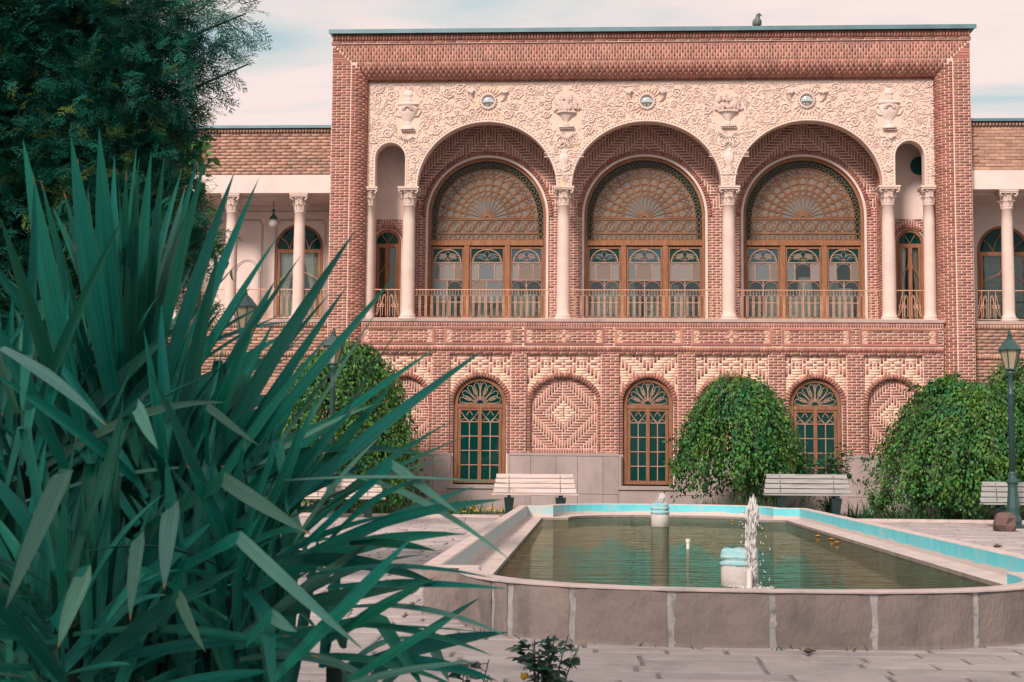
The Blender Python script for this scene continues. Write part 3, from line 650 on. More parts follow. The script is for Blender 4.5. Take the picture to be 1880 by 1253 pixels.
    # casements
    edges = [(cx-hw+.09, cx-mx-.065), (cx-mx+.065, cx+mx-.065), (cx+mx+.065, cx+hw-.09)]
    for ci, (x0, x1) in enumerate(edges):
        c = (x0+x1)/2; zt2 = zt_-.03; fr = MB(); f_ = .055; yy = y+.02
        fr.box(x0+.005, x0+f_, yy-.03, yy+.03, ZFLOOR+.02, zt2); fr.box(x1-f_, x1-.005, yy-.03, yy+.03, ZFLOOR+.02, zt2); fr.box(x0+f_, x1-f_, yy-.03, yy+.03, zt2-f_, zt2); fr.box(x0+f_, x1-f_, yy-.03, yy+.03, ZFLOOR+.02, ZFLOOR+.10)
        fo = fr.build('casement', 'wood_old', W_)
        a, b = x0+f_, x1-f_; wv = b-a; ze = zt2-f_; zl = U(1190, 482.5, y).z; zr = U(1190, 515, y).z
        gb = MB(); gb.box(a, b, yy-.02, yy+.01, zl-.012, zl+.012); gb.box(a, b, yy-.02, yy+.01, zr-.012, zr+.012)
        r_ = min(wv/2-.03, ze-zl-.03)
        bar(gb, arc(c, zl+.015, wv/2-.035, r_, PI, 0, 16), yy-.015, .018); rz = r_
        q = lambda u, v: (c+u*(wv/2-.05), zl+.015+v*rz)
        bar(gb, [q(0, .25), q(-.2, .62), q(0, .95), q(.2, .62)], yy-.015, .0075, True)
        for s_ in (-1, 1):
            bar(gb, [q(0, .25), q(s_*.2, .55), q(s_*.55, .62), q(s_*.8, .5)], yy-.015, .0075); bar(gb, [q(0, .25), q(s_*.3, .15), q(s_*.5, .4), q(s_*.85, .35), q(s_*.95, .1)], yy-.015, .0075); bar(gb, [q(s_*.12, 0), q(s_*.05, .15), q(0, .25)], yy-.015, .0075)
        t1, t2 = a+wv*.24, b-wv*.26
        for xx in (t1, t2): gb.box(xx-.011, xx+.011, yy-.02, yy+.01, zr, zl)
        gb.box(c-.011, c+.011, yy-.02, yy+.01, ZFLOOR+.1, zr)
        for (u0, u1) in ((a, t1), (t1, t2), (t2, b)): bar(gb, arc((u0+u1)/2, zl-.17, (u1-u0)/2-.01, .14, PI, 0, 10), yy-.012, .0075)
        for (u0, u1) in ((a, c), (c, b)): bar(gb, arc((u0+u1)/2, zr-.17, (u1-u0)/2-.02, .14, PI, 0, 10), yy-.012, .0075)
        zq = U(1190, 556, y).z; gb.box(a, b, yy-.02, yy+.01, zq-.011, zq+.011)
        gb.build('glazing_bar', 'lead', W_)
        def pane(x0_, x1_, z0_, z1_, m, dy=0): MB().box(x0_, x1_, yy-.003+dy, yy+.003+dy, z0_, z1_).build('pane', m, W_)
        pane(a, b, zl, ze, ['pane_teal', 'pane_teal', 'pane_blue'][(ci+idx) % 3])
        g = MB(); g.prism([q(-.7, .2), q(-.3, .25), q(-.1, .4), q(-.25, .7), q(-.6, .62)], yy-.009, yy-.005); g.prism([q(.7, .2), q(.3, .25), q(.1, .4), q(.25, .7), q(.6, .62)], yy-.009, yy-.005); g.build('pane', ['pane_sky_grey2', 'pane_blue', 'pane_sky_grey2'][(ci+idx) % 3], W_)
        opn = (idx == 2 and ci == 1) or (idx == 0 and ci == 0)
        for k, (u0, u1) in enumerate(((a, t1), (t1, t2), (t2, b))): pane(u0, u1, zr, zl, 'pane' if (opn and k == (1 if idx == 2 else 0)) or (idx == 2 and ci == 2 and k == 1) else random.choice(['pane_sky_grey', 'pane_sky_grey', 'pane_sky_grey2', 'pane_petal']))  # upper row: sky reflection stands in the grey pane colours
        for u0, u1 in ((a, c), (c, b)): pane(u0, u1, zq, zr, 'pane' if idx == 2 else random.choice(['pane', 'pane', 'pane_sky_grey2', 'pane_petal'])); pane(u0, u1, ZFLOOR+.1, zq, 'pane')
    return W_
for i, (cx, hw) in enumerate(WC): big_window(cx, hw, i)
# white curtains inside
rc = random.Random(5)
for cx, hw in WC:
    for k in range(7):
        x0 = cx-hw+.15+rc.uniform(0, 2*hw-.7); wd = rc.uniform(.25,.55); ct = MB(); n = 14; z0, z1 = ZFLOOR+rc.uniform(.05,.3), ZFLOOR+rc.uniform(.75, 1.5); yb = YB+.38+.03*k
        b = len(ct.v)
        for i in range(n+1):
            u = i/n; ct.v += [(x0+wd*u, yb+.03*math.sin(u*22+k), z0), (x0+wd*(.15+u*.7), yb+.02*math.sin(u*22), z1)]
        for i in range(n): ct.face((b+2*i, b+2*i+2, b+2*i+3, b+2*i+1))
        ct.build('curtain', 'curtain', mansion, True)
# white covered chairs standing in the hall, seen through the glass
rc = random.Random(12)
for wi, (cx, hw) in enumerate(WC):
    for k in range(4):
        x = cx-hw+.45+k*(2*hw-.9)/3+rc.uniform(-.08,.08); y0 = YB+.75+rc.uniform(0,.3); t = thing('covered_chair', (x, y0, ZFLOOR-.02), '%s white covered chair behind the glass of the %s upper window' % (('leftmost', 'second from left', 'third from left', 'rightmost')[k], ('left', 'middle', 'right')[wi]), 'chair', 'covered chairs in the %s window' % ('left', 'middle', 'right')[wi])
        b_ = MB(); pts = [(x-.22, ZFLOOR+.45), (x+.22, ZFLOOR+.45)] + arc(x, ZFLOOR+.80, .22, .24, 0, PI, 10); b_.prism(pts, y0-.03, y0+.03); b_.build('backrest', 'curtain', t)
        sk = MB(); sk.lathe([(.30, 0), (.27, .25), (.25, .44), (.2, .47)], (x, y0+.22, ZFLOOR), 14, 0, .95, (7, .05)); sk.build('seat_cover', 'curtain', t, True)
# --- narrow doors in the side niches
def narrow_door(cx, hw, parent, zb, zsp, y, m='wood', curt=False):
    d = MB(); d.tube(arch_edge(cx, hw-.045, zsp, (hw-.045)*1.02, y, zb), .045, 4); zt_ = zsp-.06
    d.box(cx-hw+.08, cx+hw-.08, y-.04, y+.04, zt_-.05, zt_+.05); d.box(cx-.05, cx+.05, y-.045, y+.04, zb, zt_-.05); 
    for s_ in (-1, 1): d.box(cx+s_*(hw-.115)-.03, cx+s_*(hw-.115)+.03, y-.035, y+.03, zb, zt_-.05)
    d.box(cx-hw+.1, cx+hw-.1, y-.03, y+.03, zb, zb+.09)
    D = d.build('arched_door', m, parent); il = hw-.14
    for s_ in (-1, 1):
        b = MB()
        bar(b, [(cx, zt_+.05), (cx+s_*il*.25, zsp+hw*.25), (cx+s_*il*.62, zsp+hw*.62)] if hw < .5 else [(cx+s_*il*.5, zt_+.05), (cx+s_*il*.65, zsp+hw*.25), (cx+s_*il*.95, zsp+hw*.45)], y-.02, .014)
        if hw > .5: bar(b, [(cx+s_*il*.5, zt_+.05), (cx+s_*il*.35, zsp+hw*.35), (cx, zsp+hw*.85)], y-.02, .014)
        b.build('fanlight_bar', 'lead' if m != 'wood' else 'wood', D); b = MB(); zo = zb+(zt_-zb)*.72; c2 = cx+s_*(.05+(il-.05)/2); hh2 = (il-.05)/2
        bar(b, [(c2-s_*hh2, zo+.12), (c2-s_*hh2*.75, zo), (c2, zo-.07), (c2+s_*hh2*.8, zo-.17), (c2+s_*hh2, zo-.25)], y-.015, .016)
        b.build('glazing_bar', 'lead' if m != 'wood' else 'wood', D)
    MB().prism([(cx-hw+.08, zt_), (cx+hw-.08, zt_)] + arc(cx, zsp, hw-.08, hw-.08, 0, PI, 20), y-.004, y+.004).build('pane', 'pane_teal', D)
    for s_ in (-1, 1): MB().box(min(cx+s_*.05, cx+s_*(hw-.14)), max(cx+s_*.05, cx+s_*(hw-.14)), y-.004, y+.004, zb+.08, zt_-.05).build('pane', 'pane', D)
    if curt:
        for s_ in (-1, 1):
            ct = MB(); n = 16
            for i in range(n+1):
                u = i/n; x_ = cx+s_*(.06+(il-.06)*u)
                ct.v += [(x_, y+.1+.015*math.sin(u*30), zb), (cx+s_*(.06+(il-.06)*(.5+u*.5)), y+.1+.015*math.sin(u*30), (zb+zt_)/2), (x_, y+.1+.015*math.sin(u*30), zt_)]
            for i in range(n):
                for q in range(2): ct.face((3*i+q, 3*i+3+q, 3*i+4+q, 3*i+1+q))
            ct.build('curtain', 'curtain', D, True)
    return D
narrow_door(ND[0][0], ND[0][1], mansion, ZFLOOR, NDZ, YB+.06, 'wood')
narrow_door(ND[1][0], ND[1][1], mansion, ZFLOOR, NDZ, YB+.06, 'wood', True)
# --- railings
def railing(x0, x1, y, parent, style=0, z0=None):
    z0 = ZFLOOR if z0 is None else z0
    r = MB(); zt_ = z0+.78; r.tube([(x0, y, zt_), (x1, y, zt_)], .014, 5); r.tube([(x0, y, z0+.06), (x1, y, z0+.06)], .012, 5); w_ = x1-x0
    if style == 0:
        n = max(4, round(w_/.15)); p = w_/n; za, zb_, zm = z0+.60, z0+.14, z0+.36
        for i in range(n):
            x = x0+(i+.5)*p; h_ = p*.36
            loop = [(x-h_, y, zb_), (x-h_, y, za)] + [(x-h_*math.cos(t), y, za+h_*math.sin(t)) for t in (PI*.25, PI*.5, PI*.75)] + [(x+h_, y, za), (x+h_, y, zb_)] + [(x+h_*math.cos(t), y, zb_-h_*math.sin(t)) for t in (PI*.25, PI*.5, PI*.75)]
            r.tube(loop, .0062, 4, True); r.tube([(x, y, za+h_), (x, y, zt_)], .0055, 4); r.tube([(x-p/2, y, z0+.06), (x-p/2, y, zt_)], .0055, 4)
            r.tube([(x-p/2+.03*math.cos(t), y-.008, zm+.03*math.sin(t)) for t in [2*PI*k/7 for k in range(7)]], .006, 4, True)
    else:
        c = (x0+x1)/2; n = 4
        for i in range(n+1): xx = x0+w_*i/n; r.tube([(xx, y, z0+.06), (xx, y, zt_)], .008, 4)
        for s_ in (-1, 1):
            cc = c+s_*w_*.25
            r.tube([(cc-.1*s_, y, z0+.66), (cc+.09*s_, y, z0+.14)], .007, 4); r.tube([(cc+.02*s_, y, z0+.66), (cc+.11*s_, y, z0+.14)], .007, 4)
            for k in (-1, 1): r.tube([(cc+k*.05+.04*math.cos(t), y-.006, z0+.38+.04*math.sin(t)) for t in [2*PI*k_/9 for k_ in range(9)]], .008, 4, True)
        for xx in (c-w_*.125, c+w_*.125): r.tube([(xx-.04, y, z0+.12), (xx-.04, y, z0+.6), (xx-.02, y, z0+.65), (xx+.02, y, z0+.65), (xx+.04, y, z0+.6), (xx+.04, y, z0+.12)], .008, 4)
    return r.build('railing', 'iron', parent)
for a, b, st_ in [(0,1,1),(1,2,0),(2,3,0),(3,4,0),(4,5,1)]: railing(COLX[a]+.15, COLX[b]-.15, YC+.02, mansion, st_)
# --- sill slab and frieze
sl = MB(); sl.box(XLi-.03, XRi+.03, YF-.02, YS+.25, ZSILL-.075, ZSILL); sl.build('sill', 'sill', mansion)
ZF1, ZF0 = UZ(601.5), UZ(634); ZD1, ZD0 = UZ(637), UZ(646); ZN1 = UZ(651)
YN = YF+.10        # back of the niche panels
fw = MB(); fw.box(XLi, XRi, YF+.02, YS, ZN1, ZSILL-.075); fw.build('frieze_wall', 'mortar', mansion)
FY = YF+.02
BK.soldiers(XLi+.01, XRi-.01, ZF1+.015, ZSILL-.08, FY, p=.062); BK.soldiers(XLi+.01, XRi-.01, ZD0, ZD1, FY, p=.075, proud=.03); BK.stretcher(XLi+.01, XRi-.01, ZN1, ZD0, FY, ch=.06)
fp = [(663,798),(815,942),(962,1109),(1128,1253),(1269,1417),(1435,1562),(1578,1722)]
px_ = [XLi]
for i, (a, b) in enumerate(fp):
    x0, x1 = UX(a, 618), UX(b, 618); fr = MB(); t = .055; y0, y1 = FY-.035, FY
    for q in ([(x0,ZF0),(x1,ZF0),(x1-t,ZF0+t),(x0+t,ZF0+t)], [(x0,ZF1),(x0+t,ZF1-t),(x1-t,ZF1-t),(x1,ZF1)], [(x0,ZF0),(x0+t,ZF0+t),(x0+t,ZF1-t),(x0,ZF1)], [(x1,ZF0),(x1,ZF1),(x1-t,ZF1-t),(x1-t,ZF0+t)]): fr.prism(q, y0, y1)
    fo = fr.build('frieze_panel', 'brick', mansion)
    zm = (ZF0+ZF1)/2; hz = (ZF1-ZF0)/2-t; e = .26
    hole = lambda x, z, x0=x0, x1=x1: min(x-x0-t, x1-t-x) < .16-abs(z-zm)*-.2 - .0 and min(x-x0-t, x1-t-x) < .10+abs(z-zm)*.3
    BK.stretcher(x0+t, x1-t, ZF0+t, ZF1-t, FY, hole=hole, Lb=.25, phase=i)
    for s_, xe in ((1, x0+t), (-1, x1-t)):
        orn = MB()
        for k in (-1, 1): orn.prism([(xe, zm+k*hz), (xe+s_*.17, zm+k*hz), (xe, zm+k*.02)], FY-.016, FY)
        orn.tube([(xe+s_*.01, FY-.018, zm), (xe+s_*.08, FY-.018, zm+hz*.55), (xe+s_*.20, FY-.018, zm), (xe+s_*.08, FY-.018, zm-hz*.55)], .012, 4, True); orn.tube([(xe, FY-.018, zm), (xe+s_*.2, FY-.018, zm)], .01, 4)
        for k in (-1, 1): orn.tube([(xe, FY-.018, zm+k*hz), (xe+s_*.08, FY-.018, zm+k*hz*.55)], .01, 4)
        orn.build('ornament', 'pale_orn', fo)
    if i in (2, 4):
        xm = (x0+x1)/2; orn = MB()
        for k in range(4): a_ = k*PI/2; d = Vector((math.cos(a_), 0, math.sin(a_))); s2 = Vector((-d.z, 0, d.x)); c = Vector((xm, FY-.01, zm)); pts = [c+d*.02, c+d*.08+s2*.05, c+d*.16, c+d*.08-s2*.05]; orn.prism([(p.x, p.z) for p in pts], FY-.024, FY)
        orn.tube([(xm+.17*math.cos(k*PI/4)*(1 if k % 2 == 0 else .85), FY-.018, zm+.16*math.sin(k*PI/4)*(1 if k % 2 == 0 else .85)) for k in range(8)], .012, 4, True)
        orn.build('rosette', 'pale_orn', fo)
    px_ += [x0, x1]
px_.append(XRi)
for k in range(0, len(px_), 2):
    if px_[k+1]-px_[k] > .05: BK.stretcher(px_[k]+.01, px_[k+1]-.01, ZF0-.02, ZF1+.01, FY, Lb=.22)
# --- ground floor: piers, niches, windows
nb = [(689,793),(824,937),(966,1103),(1136,1244),(1276,1411),(1442,1555),(1587,1696)]
NB = [(UX(a, 740), UX(b, 740)) for a, b in nb]; ZNS = UZ(741); ZNA = UZ(686)
gw = MB(); edges = [XLi]+[q for ab in NB for q in ab]+[XRi]
for k in range(0, len(edges), 2): gw.box(edges[k], edges[k+1], YF+.02, YS, 0, ZN1); BK.stretcher(edges[k]+.008, edges[k+1]-.008, ZDADO, ZN1, YF+.02, Lb=.225, phase=k//2)
rise = ZNA-ZNS
def diamonds(T, qc, chev=False, off=0):
    def f(i, q, nz):
        if chev:
            g_ = q-round(abs(i)*1.35)+off+40
            if g_ % 8 < 3: return ('brick', 'v', (i, g_//8))
            return None
        ic = ((i+T) % (2*T))-T; d = abs(ic)*1.35+abs(q-qc); E = T*1.35
        if E-2.4 <= d <= E+.55: return ('brick', 'v', (i, q >= qc, ic == 0))
        if ic == 0 and abs(q-qc) == 1 or (q == qc and abs(ic) in (1, 2)): return ('brick', 'h', (q, ic > 0))
        if abs(ic) == T and abs(q-qc) <= 1: return None
        return None
    return f
for i, (x0, x1) in enumerate(NB):
    cx = (x0+x1)/2; hw = (x1-x0)/2; win = i in (1, 3, 5); ow = hw-.105 if win else hw-.10; orr = rise-.10
    if win:
        zb_ = UZ(894)
        arch_plate(gw, x0, x1, zb_, ZN1, cx, ow, ZNS, orr, YN, YS+.02); gw.box(x0, x1, YN, YS, 0, zb_)
    else:
        arch_plate(gw, x0, x1, ZDADO, ZN1, cx, ow, ZNS, orr, YN, YN+.12); gw.box(x0, x1, YN+.1, YS, 0, ZN1-.003); gw.box(x0, x1, YN, YS, 0, ZDADO-.001)
    hole = in_arch(cx, ow+.03, ZNS, orr+.03)
    BK.grid(x0+.005, x1-.005, ZNS, ZN1-.01, YN, diamonds(5, 14) if i != 3 else diamonds(0, 0, True, 4), hole, cx=cx, cellx=.088, jv=.032)
    BK.ring(cx, ZNS, ow, orr, .115, YN, proud=.03)
    for s_ in (-1, 1): BK.stretcher(min(cx+s_*ow, cx+s_*hw)+.004, max(cx+s_*ow, cx+s_*hw)-.004, ZDADO, ZNS, YN, Lb=.3, proud=.02)
    if not win:
        ins = in_arch(cx, ow-.005, ZNS, orr-.005); zq = ZDADO+.13
        BK.grid(cx-ow+.01, cx+ow-.01, zq, ZNS+orr, YN+.1, herring(4, round((UZ(759)-zq)/.0677), 5), lambda x, z: not ins(x, z), cell=.066, cx=cx)
        BK.soldiers(cx-ow+.01, cx+ow-.01, ZDADO+.01, zq-.01, YN+.1, p=.062)
gw.build('ground_floor_wall', 'mortar', mansion)
BK.build(mansion)
# dado slabs
rd = random.Random(8); dx = XLi
cut = []
for i in (1, 3, 5): cut.append((NB[i][0], NB[i][1]))
capst = MB()
def dado_run(a, b):
    MB().box(a, b, YF-.045, YF+.1, ZDADO-.05, ZDADO+.02).build('cap_stone', 'stone', mansion)
    x = a
    while x < b-.05:
        w_ = min(rd.uniform(.5,.85), b-x); w_ = b-x if b-x-w_ < .25 else w_; zm = .42+rd.uniform(-.04,.04)
        MB().box(x+.004, x+w_-.004, YF-.03+rd.uniform(-.006,.006), YF+.1, zm+.005, ZDADO-.055).build('stone_slab', 'stone', mansion)
        MB().box(x+.004, x+w_-.004, YF-.035+rd.uniform(-.006,.006), YF+.1, -.1, zm-.005).build('stone_slab', 'stone', mansion); x += w_
xa = XLi
for a, b in cut: dado_run(xa, a+.0); xa = b
dado_run(xa, XRi)
def low_window(i):
    x0, x1 = NB[i]; cx = (x0+x1)/2; hw = (x1-x0)/2-.105; y = YN+.10; zb_ = UZ(890, 1190, y); orr = rise-.10; zsp = ZNS
    w_ = MB(); w_.tube(arch_edge(cx, hw-.06, zsp, orr-.06, y, zb_), .062, 4); zt_ = UZ(747, 1190, y)
    w_.box(cx-hw+.11, cx+hw-.11, y-.055, y+.05, zt_-.055, zt_+.05); w_.box(cx-.045, cx+.045, y-.055, y+.04, zb_, zt_-.055); w_.box(cx-hw+.1, cx+hw-.1, y-.05, y+.04, zb_, zb_+.09)
    il = hw-.12
    for s_ in (-1, 1): w_.box(cx+s_*(il-.03)-.035, cx+s_*(il-.03)+.035, y-.035, y+.03, zb_+.09, zt_-.055); w_.box(min(cx+s_*.045, cx+s_*(il-.065)), max(cx+s_*.045, cx+s_*(il-.065)), y-.035, y+.03, zt_-.12, zt_-.057)
    W_ = w_.build('arched_window', 'wood_old', mansion); b = MB(); zq = zt_+.05; rx = hw-.12; rz = zsp+orr-.12-zq
    q = lambda a, r_: (cx+rx*r_*math.cos(a), zq+rz*r_*math.sin(a)); K = 8
    for k in range(K):
        a = PI*(k+.5)/K; hf = PI/K/2
        bar(b, [q(a-hf*.1, .18), q(a-hf*.9, .62), q(a-hf*.6, .92), q(a, .99), q(a+hf*.6, .92), q(a+hf*.9, .62), q(a+hf*.1, .18)], y-.01, .010)
        if k % 2: bar(b, [q(a-hf, .35), q(a-hf*1.7, .55), q(a-hf*1.4, .78), q(a-hf, .86), q(a-hf*.6, .78), q(a-hf*.3, .55)], y-.01, .010, True)
    bar(b, [q(PI*k/10, .18) for k in range(11)], y-.01, .010); bar(b, [q(PI/2, .18), q(PI/2, 1)], y-.01, .009)
    zl = UZ(777, 1190, y)
    for s_ in (-1, 1):
        xa, xb = cx+s_*.045, cx+s_*(il-.065); xm = (xa+xb)/2; hx = abs(xb-xa)/2; zt2 = zt_-.12
        for k in range(5): zz = zl+(zb_+.09-zl)*k/4; (b.box(min(xa,xb), max(xa,xb), y-.022, y+.01, zz-.011, zz+.011) if k < 4 else None)
        b.box(xm-.011, xm+.011, y-.02, y+.01, zb_+.09, zl)
        for e in (-1, 1): bar(b, [(xm+e*hx, zt2-.02), (xm+e*hx*.7, zt2-.13), (xm+e*hx*.2, zl+.05), (xm, zl)], y-.01, .010); bar(b, [(xm+e*hx, zl+.02), (xm+e*hx*.6, zl+.09), (xm, zl+.0)], y-.01, .010); bar(b, [(xm, zt2), (xm+e*hx*.3, zt2-.1), (xm+e*hx*.35, zl+.16)], y-.01, .010)
        for k in range(4):
            za, zc = zl+(zb_+.09-zl)*(k+1)/4, zl+(zb_+.09-zl)*k/4
            for (u0, u1) in ((min(xa,xb), xm), (xm, max(xa,xb))): MB().box(u0, u1, y-.003, y+.003, za, zc).build('pane', 'pane_teal', W_)
        MB().box(min(xa,xb), max(xa,xb), y-.003, y+.003, zl, zt2).build('pane', 'pane_teal', W_)
    b.build('glazing_bar', 'lead', W_)
    MB().prism([(cx-rx-.02, zq), (cx+rx+.02, zq)] + arc(cx, zq, rx+.02, rz+.02, 0, PI, 20), y-.003, y+.003).build('pane', 'pane_teal', W_)
    s2 = MB(); s2.box(x0-.02, x1+.02, YF-.07, YN+.08, UZ(900), UZ(893)); s2.box(x0, x0+.06, YF-.035, YN, UZ(893)+.001, ZDADO); s2.box(x1-.06, x1, YF-.035, YN, UZ(893)+.001, ZDADO); s2.box(x0, x1, YF-.03, YN, -.1, UZ(900)-.001); s2.build('window_sill', 'stone', W_)
for i in (1, 3, 5): low_window(i)

# ================================================================== side wings
M['globe'] = mat('milk_glass', (.7,.66,.63), (.66,.62,.6), .25, 3, spec=.5)
M['line'] = mat('painted_line', (.20,.17,.12), (.18,.15,.11), .8, 3)
def wing(xa, xb, cols, roof_px, label, door, YW, inner):
    w_ = thing('side_wing', ((xa+xb)/2, YW, 0), label, 'building')
    p0 = (xa, xb); zr = U(*roof_px, YW-.1).z; zb1 = inner['beam_top']; zb0 = inner['beam_bot']; ybk = YW+1.5; zf = ZSILL
    body = MB(); body.box(xa, xb, YW, YW+.4, zb1, zr); body.box(xa, xb, YW, YW+.4, 0, zf-.08); body.box(xa, xb, YW+1.8, YW+8, 0, zr-.05); body.build('wall', 'mortar_old', w_)
    bk = Bricks(); bk.stretcher(xa, xb, zb1+.01, zr-.13, YW, 'tan', ch=.083, Lb=.26, jit=.03, j=.012); bk.soldiers(xa, xb, zr-.12, zr-.02, YW-.02, p=.08, j=.035, kind='tan', proud=.04)
    bk.stretcher(xa, xb, .9, zf-.22, YW, 'tan', ch=.083, Lb=.26, jit=.02, j=.012); bk.soldiers(xa, xb, zf-.21, zf-.09, YW, p=.07, kind='tan', proud=.03); bk.soldiers(xa, xb, zf-.95, zf-.83, YW-.01, p=.07, kind='tan', proud=.03)
    bk.build(w_, single=300, skind='tan')
    MB().box(xa-(.1 if xa < 0 else 0), xb+(.1 if xa > 0 else 0), YW-.12, YW+8, zr-.01, zr+.06).build('roof', 'coping', w_)
    MB().box(xa, xb, YW-.025, YW+.45, zb0, zb1).build('beam', 'plaster', w_)
    MB().box(xa, xb, YW-.03, ybk, zf-.08, zf).build('sill', 'sill', w_)
    c = MB(); c.box(xa, xb, YW+.45, ybk+.3, zb0-.0, zb0+.1); c.box(xa, xb, YW+.46, ybk, zb0-.05, zb0-.001); c.build('ceiling', 'plaster', w_)
    b = MB(); dcx, dhw, dzs = door
    arch_plate(b, xa, xb, zf, zb0, dcx, dhw, dzs, dhw, ybk, ybk+.3); b.box(xa-.001, xa+.12, YW+.4, ybk, zf, zb0) if xa < 0 else None; b.build('back_wall', 'plaster', w_)
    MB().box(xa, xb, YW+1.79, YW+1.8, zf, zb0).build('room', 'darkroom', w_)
    narrow_door(dcx, dhw, w_, zf, dzs, ybk+.05, 'wood_old' if xa < 0 else 'wood', xa < 0)
    for i, x in enumerate(cols): column(x, YW+.22, zf, zb0, .145, w_)
    xs = [xa]+cols+[xb]
    for i in range(len(xs)-1): railing(xs[i]+.14, xs[i+1]-.14, YW+.24, w_, 1 if xa > 0 else 0, zf)
    ln = MB(); yl = ybk-.006
    if xa < 0:
        for (u0, u1) in ((U(432, 480, ybk).x, U(482, 480, ybk).x), (U(505, 480, ybk).x, U(598, 480, ybk).x)):
            for d in (0, .035): ln.tube([(u0+d, yl, zf+.2), (u0+d, yl, zb0-.55-d), (u0+.1, yl, zb0-.42-d), (u1-.1, yl, zb0-.42-d), (u1-d, yl, zb0-.55-d), (u1-d, yl, zf+.2)], .006, 4)
        u = U(455, 480, ybk).x
        for d in (0, .04): ln.tube([(u-.35+d, yl, zf+.2), (u-.35+d, yl, zf+1.3)] + [(x, yl, z) for x, z in arc(u, zf+1.3, .35-d, .42-d, PI, 0, 14)] + [(u+.35-d, yl, zf+.2)], .006, 4)
        ln.tube([(xa, yl, zb0-.2), (xb, yl, zb0-.2)], .008, 4); ln.build('painted_line', 'line', w_)
    return w_
YW = YF+.3
zbt, zbb = U(500, 322, YW).z, U(500, 355, YW).z
wing(U(316, 236, YW).x, XL-.005, [U(424, 470, YW+.22).x, U(549, 470, YW+.22).x], (470, 235), 'lower tan brick wing with porch columns left of the arcade', (U(549, 470, YW+1.5).x, 45/69., U(549, 457, YW+1.5).z), YW, dict(beam_top=zbt, beam_bot=zbb))
zbt, zbb = U(1830, 313, YW).z, U(1830, 348, YW).z
wing(XR+.005, U(2010, 236, YW).x, [U(1850, 470, YW+.22).x, U(1975, 470, YW+.22).x], (1830, 222), 'lower tan brick wing at the right edge behind the lamp post', (U(1842, 470, YW+1.5).x, 47/71., U(1842, 462, YW+1.5).z), YW, dict(beam_top=zbt, beam_bot=zbb))
M['lamp_iron'] = mat('lamp_iron', (.025,.075,.075), (.018,.055,.055), .45, 8, bump=.1, spec=.5)
hp = U(502, 410, YW+.9); hl = thing('hanging_lamp', (hp.x, hp.y, hp.z), 'white glass globe lamp hanging from the left porch ceiling', 'lamp')
MB().tube([(hp.x, hp.y, hp.z+.2), (hp.x, hp.y, zbb-.02)] if False else [(hp.x, hp.y, hp.z+.2), (hp.x, hp.y, U(500,355,YW).z)], .012, 6).build('rod', 'lamp_iron', hl)
MB().lathe([(.02,.36),(.06,.34),(.02,.3),(.03,.22),(.10,.14),(.11,.1)], tuple(hp), 14).build('gallery', 'lamp_iron', hl, True)
MB().sphere(tuple(hp), .125, 18, 12).build('globe', 'globe', hl, True)
# ================================================================== ground, paving, beds
M['earth'] = mat('earth', (.10,.085,.06), (.06,.06,.045), .95, 3, bump=.4, bscale=15)
M['paver'] = mat('paving_stone', (.42,.365,.36), (.34,.305,.305), .8, 5, island=.09, bump=.25, bscale=35, stain=(.20,.19,.185), sscale=1.6, samt=.7)
M['joint'] = mat('paving_joint', (.27,.26,.25), (.16,.17,.165), .95, 6, bump=.2)
M['poolwall'] = mat('pool_wall_stone', (.27,.225,.205), (.20,.17,.16), .9, 4, island=.10, bump=.6, bscale=40, stain=(.085,.095,.09), sscale=2.6, samt=.85, stretch=(1,1,.5))
M['whitejoint'] = mat('white_mortar', (.46,.44,.43), (.30,.30,.30), .9, 9, bump=.5, bscale=25, stain=(.10,.11,.11), sscale=11, samt=.9)
M['rim'] = mat('pool_rim', (.58,.47,.44), (.46,.385,.365), .8, 5, bump=.3, bscale=40, stain=(.27,.29,.285), sscale=2.6, samt=.75)
M['ledge'] = mat('pool_ledge', (.55,.455,.425), (.45,.38,.36), .85, 4, bump=.2, bscale=30, stain=(.33,.30,.27), sscale=2, samt=.6)
def flat(name, x0, x1, y0, y1, z, m, kind='structure'):
    o = MB(); o.v = [(x0,y0,z),(x1,y0,z),(x1,y1,z),(x0,y1,z)]; o.face((0,1,2,3)); return tag(o.build(name, m), kind=kind)
flat('ground', -400, 400, -300, 700, -.06, 'earth')
YP1 = 30.9
pv = flat('paving', -16, 20, -2, YP1, -.02, 'joint')
# pool outline
PXL, PXR, PYF, PYB = -1.32, 4.06, 11.35, 27.3; ACX, AHW, ADP = 1.2, 2.2, 1.80; HR = .38
def pool_path(off=0., n=26):
    """closed outline (counter-clockwise from the front left ear), offset inwards by off"""
    def se(t, sx, sy, cx, cy, e=.80):
        c, s_ = math.cos(t), math.sin(t); return (cx+sx*math.copysign(abs(c)**e, c), cy+sy*math.copysign(abs(s_)**e, s_))
    xl, xr, yf, yb = PXL+off, PXR-off, PYF+off, PYB-off; aw = AHW-off; P = [(xl, yf), (ACX-aw, yf)]
    P += [se(PI+PI*k/n, aw, ADP-off*.0+ (0 if off == 0 else -off+off), ACX, yf) for k in range(1, n)]
    P = [(xl, yf)] + [(ACX-aw, yf)] + [(lambda q: (q[0], yf-(yf-q[1])*(ADP)/(ADP)))(se(PI+PI*k/n, aw, ADP, ACX, yf)) for k in range(1, n)] + [(ACX+aw, yf), (xr, yf), (xr, yb), (ACX+.17+aw, yb)]
    P += [se(PI*k/n, aw, ADP, ACX+.17, yb) for k in range(1, n)] + [(ACX+.17-aw, yb), (xl, yb)]
    return P
def inside(P, x, y):
    c = False; n = len(P)
    for i in range(n):
        x1, y1 = P[i]; x2, y2 = P[i-1]
        if (y1 > y) != (y2 > y) and x < (x2-x1)*(y-y1)/(y2-y1)+x1: c = not c
    return c
